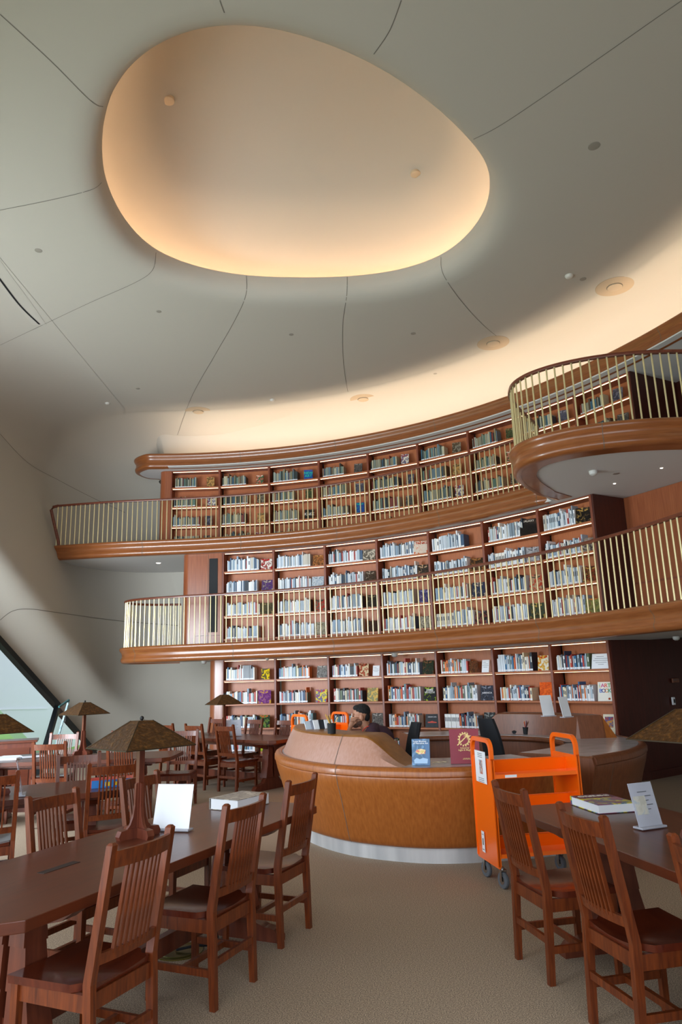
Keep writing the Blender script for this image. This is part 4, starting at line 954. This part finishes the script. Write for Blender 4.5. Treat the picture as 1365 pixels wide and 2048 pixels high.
CH = [((-.99, 3.44), A_f, 'nearest slat-back chair at the front left table, aisle side'),
      ((-.655, 4.33), A_f, 'middle slat-back chair on the aisle side of the front left table'),
      ((-.385, 5.18), A_f, 'slat-back chair on the aisle side nearest the curved desk'),
      ((-2.22, 3.9), neg(A_f), 'slat-back chair mostly hidden under the near left end of the front left table'),
      ((-1.82, 4.78), neg(A_f), 'slat-back chair on the far side of the front left table, left of the lamp'),
      ((-1.5, 5.6), neg(A_f), 'slat-back chair behind the front left lamp stem'),
      ((1.01, 4.52), B_f, 'slat-back chair beside the orange cart at the right table'),
      ((1.175, 3.70), B_f, 'slat-back chair nearest the camera at the right table'),
      ((1.40, 2.92), B_f, 'slat-back chair cut off by the right edge of the photo'),
      ((2.62, 4.05), neg(B_f), 'slat-back chair on the far side of the right table'),
      ((-2.87, 6.03), D_f, 'slat-back chair at the left edge in front of the second table'),
      ((-2.07, 6.56), D_f, 'slat-back chair in front of the red and blue book'),
      ((-2.66, 7.42), neg(D_f), 'slat-back chair across the second table, behind the red and blue book'),
      ((-3.55, 7.05), neg(D_f), 'slat-back chair across the second table near the left edge'),
      ((-3.62, 9.12), E_f, 'slat-back chair on the near side of the window table, below its lamp'),
      ((-2.72, 9.12), E_f, 'slat-back chair on the near side of the window table, behind the bronze shade'),
      ((-4.52, 9.12), E_f, 'slat-back chair at the left edge on the near side of the window table'),
      ((-4.1, 10.7), neg(E_f), 'pale-lit slat-back chair on the window side of the window table, left of its lamp'),
      ((-3.2, 10.65), neg(E_f), 'pale-lit slat-back chair on the window side, right of the window table lamp'),
      ((-2.35, 10.6), neg(E_f), 'slat-back chair behind the right end of the window table'),
      ((-2.42, 11.93), C_f, 'slat-back chair facing the far octagonal-ended table, left one'),
      ((-1.86, 11.52), C_f, 'slat-back chair facing the far table, right one, below the dark lamp'),
      ((-2.98, 12.35), C_f, 'slat-back chair at the far table partly hidden by the bronze lamp shade'),
      ((-2.44, 13.62), neg(C_f), 'pale slat-back chair behind the far lamp post'),
      ((-1.68, 13.0), neg(C_f), 'pale slat-back chair behind the far table, beside the grey sign'),
      ((-1.1, 12.45), neg(C_f), 'pale slat-back chair behind the far table, left of the rear orange cart')]
proto = None
for (x, y), f, lb in CH:
    rz = atan2(f[1], f[0])-pi/2
    if proto is None:
        proto = make_chair(); proto.location = (x, y, 0); proto.rotation_euler = (0, 0, rz); proto['label'] = lb
    else: copy_tree(proto, (x, y, 0), rz, lb)
# ------------------------------------------------------------------ tables
def make_table():
    root = empty('library_table', (0, 0, 0)); root['category'] = 'table'; root['group'] = 'long clipped-corner library tables'
    L, w, c = 1.375, .455, .085
    poly = [(-L+c, -w), (L-c, -w), (L, -w+c), (L, w-c), (L-c, w), (-L+c, w), (-L, w-c), (-L, -w+c)]
    obj('tabletop', MB().prism(poly, .712, .76), M['table'], root, bevel=.004)
    obj('apron', MB().prism([(x*.93, y*.86) for x, y in poly], .69, .72), M['tableleg'], root)
    obj('center_beam', MB().box((0, 0, .66), (2.1, .07, .06)), M['tableleg'], root)
    obj('stretcher', MB().box((0, 0, .17), (1.75, .05, .1)), M['tableleg'], root)
    for s in (-1, 1):
        p = empty('pedestal', (s*.9, 0, 0)); p.parent = root
        obj('top_brace', MB().prism([(-.38, .69), (-.30, .64), (-.12, .60), (.12, .60), (.30, .64), (.38, .69)], -.045, .045, mtx=Matrix.Rotation(pi/2, 4, 'Z') @ Matrix.Rotation(pi/2, 4, 'X')), M['tableleg'], p)
        foot = [(-.38, .0), (-.38, .035), (-.34, .075), (-.27, .085), (-.19, .11), (-.12, .19), (-.1, .22), (.1, .22), (.12, .19), (.19, .11), (.27, .085), (.34, .075), (.38, .035), (.38, 0)]
        obj('foot', MB().prism(foot, -.04, .04, mtx=Matrix.Rotation(pi/2, 4, 'Z') @ Matrix.Rotation(pi/2, 4, 'X')), M['tableleg'], p)
        for t in (-1, 1):
            m = MB()
            for (z0, z1, a, b) in ((.18, .34, .17, .135), (.34, .52, .135, .115), (.52, .66, .115, .105)):
                m.hexa([(-.07, t*.02, z0), (.07, t*.02, z0), (.07, t*a, z0), (-.07, t*a, z0), (-.06, t*.02, z1), (.06, t*.02, z1), (.06, t*b, z1), (-.06, t*b, z1)])
            obj('column_board', m, M['tableleg'], p)
    obj('power_slot', MB().box((-.62, .05, .7605), (.24, .05, .002)), M['slot'], root)
    return root
TB = [((-1.18, 4.45), 24, 'front left library table carrying the large bronze-shaded lamp'), ((1.80, 3.93), -13, 'library table at the lower right with the thick colourful book'),
      ((-3.18, 6.47), 63, 'second library table from the front, with a red and blue book'), ((-3.57, 9.6), 90, 'library table by the slanted window, under the small pyramid lamp'), ((-1.93, 12.3), 128, 'far library table in front of the bookcases, left of the desk')]
tp = None
for (x, y), hd_, lb in TB:
    rz = pi/2-radians(hd_)
    if tp is None: tp = make_table(); tp.location = (x, y, 0); tp.rotation_euler = (0, 0, rz); tp['label'] = lb
    else: copy_tree(tp, (x, y, 0), rz, lb)
# ------------------------------------------------------------------ lamps
def make_lamp():
    root = empty('table_lamp', (0, 0, .76)); root['category'] = 'lamp'; root['group'] = 'mission table lamps with mica shades'
    for k in range(4):
        a = k*pi/2; R = Matrix.Rotation(a, 4, 'Z')
        m = MB().prism([(.02, .0), (.13, 0), (.14, .02), (.125, .05), (.08, .055), (.02, .055)], -.022, .022, mtx=R @ Matrix.Rotation(pi/2, 4, 'X'))
        obj('foot', m, M['tableleg'], root)
        m = MB().prism([(.018, .05), (.085, .05), (.06, .075), (.042, .12), (.033, .18), (.030, .30), (.018, .31)], -.009, .009, mtx=R @ Matrix.Rotation(pi/2, 4, 'X'))
        obj('corbel', m, M['tableleg'], root)
    obj('post', MB().bar((0, 0, .02), (0, 0, .52), .036, .036), M['tableleg'], root)
    obj('stem', MB().tube([(0, 0, .5), (0, 0, .68)], .006, 8), M['darkmetal'], root)
    b, t, z0, z1 = .235, .047, .515, .668; m = MB()
    for (bb, tt_, o_) in ((b, t, 0), (b-.006, t-.006, -.003)):
        m.v += [(-bb, -bb, z0), (bb, -bb, z0), (bb, bb, z0), (-bb, bb, z0), (-tt_, -tt_, z1+o_), (tt_, -tt_, z1+o_), (tt_, tt_, z1+o_), (-tt_, tt_, z1+o_)]
    for i in range(4):
        j = (i+1) % 4; m.f += [(i, j, 4+j, 4+i), (8+j, 8+i, 12+i, 12+j), (j, i, 8+i, 8+j)]; m.m += [0, 0, 0]
    m.f += [(4, 5, 6, 7)]; m.m += [0]
    sh = obj('lamp_shade', m, M['mica'], root)
    fr = MB()
    for i in range(4): fr.bar(m.v[i], m.v[4+i], .006, .004); fr.bar(m.v[i], m.v[(i+1) % 4], .007, .006)
    obj('shade_frame', fr, mat('shade_frame_metal', '3a2c1a', .4, .5), sh)
    obj('finial', MB().lathe([(.001, 0), (.010, .004), (.013, .014), (.010, .023), (.001, .028)], (0, 0, .668), n=14), M['darkmetal'], root, smooth=True)
    return root
LM = [((-1.27, 4.58), radians(47), 'large bronze-shaded lamp on the front left table'), ((1.83, 3.98), radians(30), 'pyramid-shaded lamp cut off at the right edge'), ((-3.03, 6.42), radians(40), 'pyramid-shaded lamp cut off at the left edge'),
      ((-3.5, 9.85), radians(52), 'small pyramid-shaded lamp before the slanted window'), ((-2.03, 12.2), radians(35), 'dark pyramid-shaded lamp in front of the leftmost bookcase')]
lp = None
for (x, y), rz, lb in LM:
    if lp is None: lp = make_lamp(); lp.location = (x, y, .76); lp.rotation_euler = (0, 0, rz); lp['label'] = lb
    else: copy_tree(lp, (x, y, .76), rz, lb)
# ------------------------------------------------------------------ orange carts
def make_cart(label):
    root = empty('book_cart', (0, 0, 0), 0, label, 'book cart', 'orange library book carts')
    L, Wd = .74, .46
    for s in (-1, 1):
        x = s*L/2; T_ = .014
        # end panel with arched top and a hand hole: ring of quads
        out = []; inn = []
        hw = Wd/2
        N = 10
        arch_o = [(-hw, 1.015)]+[(-hw+.09-.09*cos(t), 1.035+.09*sin(t)) for t in [i/6*pi/2 for i in range(7)]]+[(hw-.09+.09*sin(t), 1.035+.09*cos(t)) for t in [i/6*pi/2 for i in range(7)]]+[(hw, 1.015)]
        hi = hw-.035
        arch_i = [(-hi, .975)]+[(-hi+.06-.06*cos(t), 1.03+.06*sin(t)) for t in [i/6*pi/2 for i in range(7)]]+[(hi-.06+.06*sin(t), 1.03+.06*cos(t)) for t in [i/6*pi/2 for i in range(7)]]+[(hi, .975)]
        mt = Matrix.Translation((x, 0, 0)) @ Matrix(((0, 0, 1, 0), (1, 0, 0, 0), (0, 1, 0, 0), (0, 0, 0, 1)))
        m = MB(); m.prism([(-hw, .155), (hw, .155), (hw, .965), (-hw, .965)], -T_/2, T_/2, mtx=mt)
        n = len(arch_o)
        m2 = [(-hw, .96)]+arch_o+[(hw, .96)]; m3 = [(-hi, .96)]+arch_i+[(hi, .96)]
        for i in range(len(m2)-1):
            a, b, c_, d = m2[i], m2[i+1], m3[i+1], m3[i]
            m.hexa([mt @ Vector((q[0], q[1], -.015)) for q in (a, b, c_, d)]+[mt @ Vector((q[0], q[1], .015)) for q in (a, b, c_, d)])
        m.box((x, -hw+.008, .57), (.03, .016, .80)).box((x, hw-.008, .57), (.03, .016, .80))
        ep = obj('end_panel', m, M['orange'], root)
        for t in (-1, 1):
            c = empty('caster', (x-s*.04, t*(hw-.05), 0)); c.parent = root
            obj('wheel', MB().lathe([(.03, -.014), (.058, -.014), (.0625, -.008), (.0625, .008), (.058, .014), (.03, .014)], n=24), M['rubber'], c, smooth=True, loc=(0, .0, .063), rot=(0, pi/2, pi/2*.15))
            obj('hub', MB().lathe([(.004, -.017), (.03, -.016), (.03, .016), (.004, .017)], n=16), M['caster'], c, smooth=True, loc=(0, 0, .063), rot=(0, pi/2, pi/2*.15))
            obj('fork', MB().box((-.021, 0, .095), (.003, .035, .08)).box((.021, 0, .095), (.003, .035, .08)).box((0, 0, .137), (.05, .045, .008)).lathe([(.012, 0), (.012, .02)], (0, 0, .138), n=10), M['caster'], c)
    for k, z in enumerate((.79, .50, .20)):
        # slanted double shelf: bottom leaning with central back
        m = MB()
        for t in (-1, 1):
            R = Matrix.Translation((0, t*.008, z)) @ Matrix.Rotation(t*radians(14), 4, 'X')
            m.box((0, t*.11, 0), (L-.014, .22, .008), mtx=R); m.box((0, t*.004, .075), (L-.014, .006, .15), mtx=R); m.box((0, t*.218, -.01), (L-.014, .006, .03), mtx=R)
        obj('shelf', m, M['orange'], root)
    return root
cart = make_cart('bright orange book cart standing in front of the curved desk')
ctr = Vector((1.475, 6.35, 0)); rzc = atan2(.175, .96)
cart.location = ctr; cart.rotation_euler = (0, 0, rzc)
cart2 = copy_tree(cart, (-.42, 11.4, 0), radians(35), 'second orange book cart behind the desk, before the bookcases')
# paper notices on the front cart's left end
ex = -.37-.0165
pn = obj('paper_notice', MB().box((ex, -.0, .89), (.002, .24, .25)), M['white'], cart)
obj('photo', MB().box((ex-.0015, -.01, .89), (.001, .07, .11)), artm(('3a4a6a','b85a4a','d8d0c8')), pn)
mb = MB()
for k in range(3): mb.box((ex-.0015, 0, .995-.014*k), (.001, .1, .004))
for k in range(3): mb.box((ex-.0015, 0, .80-.014*k), (.001, .13, .004))
obj('printed_lines', mb, M['ink'], pn)
pn = obj('warning_label', MB().box((ex, .06, .30), (.002, .06, .16)), M['white'], cart)
obj('pictogram', MB().box((ex-.0015, .06, .30), (.001, .02, .05)).box((ex-.0015, .06, .355), (.001, .04, .004)).box((ex-.0015, .06, .24), (.001, .04, .006)), M['seam'], pn)
obj('shelf_label', MB().box((-.22, -.2265, .833), (.10, .002, .022)), M['white'], cart)

# ------------------------------------------------------------------ things on the tables
acrylic(atz(341, 1661, .765), .245, .26, radians(-14), 'blank white sign in a clear holder on the front left table', tilt=14)
b_ = atz(1304, 1656, .765); acrylic(b_, .17, .235, radians(22), 'frosted translucent sign holder with a faint picture on the right table', 'acrylic', lines=5, pic=('b8b4a8', 'a8b0b8', 'c8c4b8'), tilt=14)
acrylic(atz(45, 1590, .765), .2, .27, radians(112), 'clear sign holder seen edge-on on the second table', 'acrylic')
acrylic(atz(468, 1472, .765), .25, .25, radians(18), 'grey printed sign on the far table beside the lamp post', 'acrylic', lines=5)
def big_book(name, p, w, d, h, rz, cols_, label, spine=None, page_m='white'):
    root = empty(name, p, rz, label, 'book')
    obj('pages', MB().box((.004, 0, h/2), (w-.012, d-.012, h-.006)), M[page_m], root)
    c = obj('cover', MB().box((0, 0, .002), (w, d, .004)).box((0, 0, h-.002), (w, d, .004)).box((-w/2, 0, h/2), (.004, d, h)), artm(cols_), root, bevel=.001)
    return root, c
def mid(*q): return sum((atz(x, y, .762) for x, y in q), Vector())/len(q)
r_, c_ = big_book('thick_book', Vector((-.80, 5.52, .762)), .26, .36, .075, radians(-32), ('a8a49c','c8c4b8','7a7874'), 'thick white-paged book with a grey cover on the far end of the front left table')
r_, c_ = big_book('thick_book', Vector((1.66, 5.02, .762)), .37, .27, .055, radians(-80), ('d8c83a','8a4a6a','3a7a9a'), 'thick comic book with yellow and purple cover on the right table')
obj('title_band', MB().box((0, 0, 0), (.12, .265, .0012)), cmat('5a1f3e'), c_, loc=(-.115, 0, .0557))
text('title', 'IMPERIO', .06, cmat('e8e4d8'), c_, (-.125, 0, .0565), (0, 0, -pi/2))
r_, c_ = big_book('thick_book', Vector((-2.12, 6.84, .762)), .42, .22, .065, radians(22), ('c8202a','a81c28','e0402a'), 'red-topped book with a bright blue spine on the second table')
obj('spine', MB().box((0, -.112, .032), (.42, .004, .065)), cmat('2a7ac8'), c_)
obj('spine_print', MB().box((-.07, -.1145, .03), (.05, .002, .035)).box((.0, -.1145, .03), (.035, .002, .03)), cmat('f0c82a'), c_)
tag(obj('paper_stack', MB().box((0, 0, .012), (.30, .42, .024)), M['white'], loc=(-4.35, 9.62, .762), rot=(0, 0, .1)), 'white stack of paper at the left end of the window table', 'papers')
r_, c_ = big_book('grey_book', Vector((-4.1, 9.72, .762)), .20, .28, .035, radians(-60), ('5a5a5c','6a6a6a','4a4a4c'), 'grey book lying on the window table beside the white papers')
# wooden cabinet by the window
root = empty('wooden_podium', (-5.05, 11.3, 0), radians(20), 'small dark wooden cabinet standing by the slanted window at the left edge', 'cabinet')
obj('body', MB().box((0, 0, .42), (.55, .42, .84)), M['tableleg'], root); obj('top', MB().box((0, 0, .86), (.65, .5, .035)), M['table'], root, bevel=.005)
obj('door', MB().box((0, -.215, .42), (.45, .012, .7)), M['table'], root)
# floor box and cable under the front table
root = empty('floor_outlet', atz(358, 1904, .0), 0, 'round brass floor outlet cover under the front left table', 'floor outlet')
obj('cover_ring', MB().lathe([(.12, .001), (.15, .006), (.15, 0)], n=32), mat('aged_brass', '6f6428', .35, .6), root, smooth=True)
obj('lid', MB().lathe([(.001, .007), (.11, .007), (.115, .002)], n=28), mat('aged_brass_lid', '5f5a2c', .35, .6), root)
tag(obj('power_cable', MB().tube(spline([(-1.12, 4.98, .016), (-1.0, 5.0, .03), (-.93, 5.06, .015), (-.9, 5.2, .015), (-1.0, 5.26, .2)], 5), .008, 8), M['fabric'], smooth=True), 'black power cable leading to the brass floor outlet', 'cable')

# ------------------------------------------------------------------ office chairs inside the desk
def office_chair(loc, rz, label):
    root = empty('office_chair', loc, rz, label, 'office chair')
    mb = MB(); NX, NZ = 8, 10
    for k in range(NZ+1):
        v = k/NZ; z = .50+v*.60; hw = .215*(1-.25*v**3)*(1 if v > .1 else .9); bow = .05*sin(v*pi)
        for i in range(NX+1):
            u = i/NX*2-1; mb.v.append((u*hw, -.22-.10*v+bow*.4+.05*u*u, z))
    n = len(mb.v); mb.v += [(x, y-.035, z) for x, y, z in mb.v]
    for k in range(NZ):
        for i in range(NX):
            a = k*(NX+1)+i; mb.f += [(a, a+1, a+NX+2, a+NX+1), (n+a, n+a+NX+1, n+a+NX+2, n+a+1)]; mb.m += [0, 0]
    ring = list(range(NX+1))+[j*(NX+1)+NX for j in range(1, NZ+1)]+[NZ*(NX+1)+i for i in range(NX-1, -1, -1)]+[j*(NX+1) for j in range(NZ-1, 0, -1)]
    for a, b in zip(ring, ring[1:]+ring[:1]): mb.f.append((a, b, n+b, n+a)); mb.m.append(0)
    obj('backrest', mb, M['fabric'], root, smooth=True)
    obj('seat', MB().box((0, .02, .46), (.46, .45, .07)), M['fabric'], root, bevel=.03, seg=3)
    obj('back_support', MB().bar((0, -.22, .42), (0, -.26, .62), .05, .02), M['darkmetal'], root)
    obj('gas_column', MB().lathe([(.03, .08), (.03, .3), (.02, .3), (.02, .43)], n=12), M['caster'], root)
    for k in range(5):
        a = k*2*pi/5; obj('base_arm', MB().bar((0, 0, .09), (cos(a)*.29, sin(a)*.29, .07), .04, .025), M['darkmetal'], root)
        obj('castor', MB().lathe([(.022, 0), (.026, .02), (.026, .04), (.015, .06)], (cos(a)*.29, sin(a)*.29, 0), n=10), M['rubber'], root)
    return root
office_chair((.52, 8.78, 0), radians(98), 'black office chair the seated person is using')
office_chair((1.98, 9.35, 0), radians(-68), 'empty black office chair behind the dark red book')

# ------------------------------------------------------------------ the person
def capsule(mb, pts, rs, n=12):
    """tapered limb: tube with rounded ends"""
    pts = [Vector(p) for p in pts]
    a = (pts[0]-pts[1]).normalized(); b = (pts[-1]-pts[-2]).normalized()
    P = [pts[0]+a*rs[0]*.9, pts[0]+a*rs[0]*.5]+pts+[pts[-1]+b*rs[-1]*.5, pts[-1]+b*rs[-1]*.9]; R_ = [rs[0]*.35, rs[0]*.85]+list(rs)+[rs[-1]*.85, rs[-1]*.35]
    mb.tube(P, R_, n)
def ellip(mb, c, r, rot=None, n=16):
    k = len(mb.v); c = Vector(c)
    for i in range(n//2+1):
        for j in range(n):
            t = pi*i/(n//2); a = 2*pi*j/n; v = Vector((r[0]*sin(t)*cos(a), r[1]*sin(t)*sin(a), r[2]*cos(t)))
            if rot: v = rot @ v
            mb.v.append(tuple(c+v))
    for i in range(n//2):
        for j in range(n): mb.f.append((k+i*n+j, k+(i+1)*n+j, k+(i+1)*n+(j+1) % n, k+i*n+(j+1) % n)); mb.m.append(0)
# local frame: person faces -x; head centre given in world
person = empty('person', (.36, 8.85, 0), 0, 'person in a maroon shirt seated at the desk, resting cheek on hand', 'person')
def remesh(o, v=.006, sm=4):
    r = o.modifiers.new('remesh', 'REMESH'); r.mode = 'VOXEL'; r.voxel_size = v; r.use_smooth_shade = True
    s_ = o.modifiers.new('smooth', 'SMOOTH'); s_.factor = .5; s_.iterations = sm
HC = Vector((-.215, 0, 1.185))   # head centre, relative
tl = Matrix.Rotation(radians(-14), 3, 'Y')
mb = MB()
ellip(mb, HC+Vector((.012, 0, .03)), (.095, .076, .098))            # skull
ellip(mb, HC+Vector((-.035, 0, -.035)), (.062, .058, .082))         # face
ellip(mb, HC+Vector((-.062, 0, -.085)), (.032, .034, .028))         # chin
ellip(mb, HC+Vector((-.02, .0, -.07)), (.062, .056, .04))           # jaw
mb.tube([HC+Vector((-.088, 0, .012)), HC+Vector((-.106, 0, -.022)), HC+Vector((-.092, 0, -.036))], [.009, .014, .010], 8)   # nose
ellip(mb, HC+Vector((-.088, 0, -.058)), (.013, .022, .007)); ellip(mb, HC+Vector((-.084, 0, -.070)), (.013, .020, .008))      # lips
ellip(mb, HC+Vector((-.079, 0, .028)), (.016, .05, .010))           # brow
for s in (-1, 1): ellip(mb, HC+Vector((.012, s*.077, -.012)), (.020, .010, .032))     # ears
capsule(mb, [HC+Vector((.03, 0, -.06)), HC+Vector((.075, 0, -.155))], [.052, .058])  # neck
# torso leaning forward over the counter
capsule(mb, [(.03, 0, .50), (.05, 0, .62), (.03, 0, .78), (-.03, 0, .92), (-.09, 0, 1.0)], [.13, .13, .135, .145, .10], 16)
capsule(mb, [(-.09, -.15, 1.0), (-.08, 0, 1.02), (-.09, .15, 1.0)], [.062, .075, .062], 14)
# legs
for s in (-1, 1):
    capsule(mb, [(.02, s*.09, .54), (-.2, s*.12, .55), (-.40, s*.12, .53)], [.085, .078, .058]); capsule(mb, [(-.40, s*.12, .52), (-.42, s*.12, .3), (-.40, s*.12, .10)], [.056, .05, .036])
    capsule(mb, [(-.37, s*.12, .045), (-.50, s*.13, .035), (-.58, s*.13, .03)], [.04, .038, .03])
ellip(mb, (.0, 0, .92), (.135, .155, .14))
# near arm (y-): elbow on counter, hand at cheek
sh = Vector((-.09, -.18, .985)); el = Vector((-.37, -.14, .875)); wr = Vector((-.34, -.07, 1.06))
capsule(mb, [sh, (sh+el)/2, el], [.055, .047, .040]); capsule(mb, [el, (el+wr)/2, wr], [.040, .036, .025])
pc = wr+Vector((.02, -.0, .045)); ellip(mb, pc, (.030, .020, .045), Matrix.Rotation(radians(25), 3, 'Y'))
for k in range(4):   # fingers curled against the cheek
    b0 = pc+Vector((-.012+.016*k, -.012, .035)); l = [.026, .03, .028, .022][k]
    mb.tube([b0, b0+Vector((.016, .006, l)), b0+Vector((.040, .01, l*1.35)), b0+Vector((.058, .012, l*.95))], [.0095, .009, .0085, .0065], 8)
mb.tube([pc+Vector((.02, -.004, -.005)), pc+Vector((.045, .0, .015)), pc+Vector((.062, .004, .038))], [.011, .010, .007], 8)
# far arm resting on the counter
sh = Vector((-.09, .18, .985)); el = Vector((-.26, .22, .89)); wr = Vector((-.46, .10, .875))
capsule(mb, [sh, (sh+el)/2, el], [.055, .047, .040]); capsule(mb, [el, (el+wr)/2, wr], [.040, .036, .025])
pc2 = wr+Vector((-.05, -.03, .0)); ellip(mb, pc2, (.048, .034, .018))
for k in range(4):
    b0 = pc2+Vector((-.035, -.026+.017*k, 0)); mb.tube([b0, b0+Vector((-.03, -.004, .006)), b0+Vector((-.055, -.006, -.004))], [.009, .0085, .0065], 8)
mb.tube([pc2+Vector((.0, -.028, 0)), pc2+Vector((-.03, -.05, 0)), pc2+Vector((-.05, -.055, -.004))], [.011, .010, .007], 8)
body = obj('body', mb, M['skin'], person); remesh(body, .005, 3)
hr = MB(); ellip(hr, HC+Vector((.022, 0, .060)), (.094, .079, .079)); ellip(hr, HC+Vector((-.026, 0, .092)), (.056, .062, .036)); ellip(hr, HC+Vector((.062, 0, .0)), (.046, .066, .062))
h_ = obj('hair', hr, M['hair'], person); remesh(h_, .005, 1)
bd = MB()
ellip(bd, HC+Vector((-.056, 0, -.084)), (.046, .050, .038)); ellip(bd, HC+Vector((-.016, 0, -.066)), (.060, .0605, .042))
for s in (-1, 1): ellip(bd, HC+Vector((-.074, s*.032, .030)), (.012, .014, .004)); 
person.scale = (1.07, 1.07, 1.07); person.location = (.385, 8.85, -.08)
b2_ = obj('beard', bd, mat('short_beard', '5c4034', .9), person); remesh(b2_, .004, 1)
ey = MB()
for s in (-1, 1): ellip(ey, HC+Vector((-.078, s*.028, .006)), (.012, .011, .007), n=10)
obj('eyes', ey, M['hair'], person, smooth=True)
sh_ = MB()
capsule(sh_, [(.035, 0, .50), (.055, 0, .62), (.04, 0, .78), (-.02, 0, .92), (-.08, 0, 1.005)], [.14, .142, .15, .16, .115], 16)
capsule(sh_, [(-.085, -.155, 1.0), (-.07, 0, 1.03), (-.085, .155, 1.0)], [.073, .088, .073], 14)
ellip(sh_, (.0, 0, .93), (.155, .175, .155))
for s in (-1, 1):
    a = Vector((-.09, s*.18, .985)); e_ = Vector((-.37, -.14, .875)) if s < 0 else Vector((-.26, .22, .89)); capsule(sh_, [a, a+(e_-a)*.45, a+(e_-a)*.75], [.068, .062, .055])
s_o = obj('shirt', sh_, M['shirt'], person); remesh(s_o, .007, 3)
tr = MB()
for s in (-1, 1): capsule(tr, [(.03, s*.09, .54), (-.2, s*.12, .55), (-.40, s*.12, .53)], [.097, .09, .07]); capsule(tr, [(-.40, s*.12, .52), (-.42, s*.12, .3), (-.40, s*.12, .14)], [.068, .062, .052])
t_o = obj('trousers', tr, M['denim'], person); remesh(t_o, .01, 2)
obj('lanyard', MB().tube([(-.21, -.05, 1.0), (-.19, -.06, 1.05), (-.155, -.062, 1.075), (-.11, -.055, 1.085), (-.08, 0, 1.09), (-.11, .055, 1.085), (-.19, .06, 1.05)], .005, 6), cmat('d83a2a'), person)
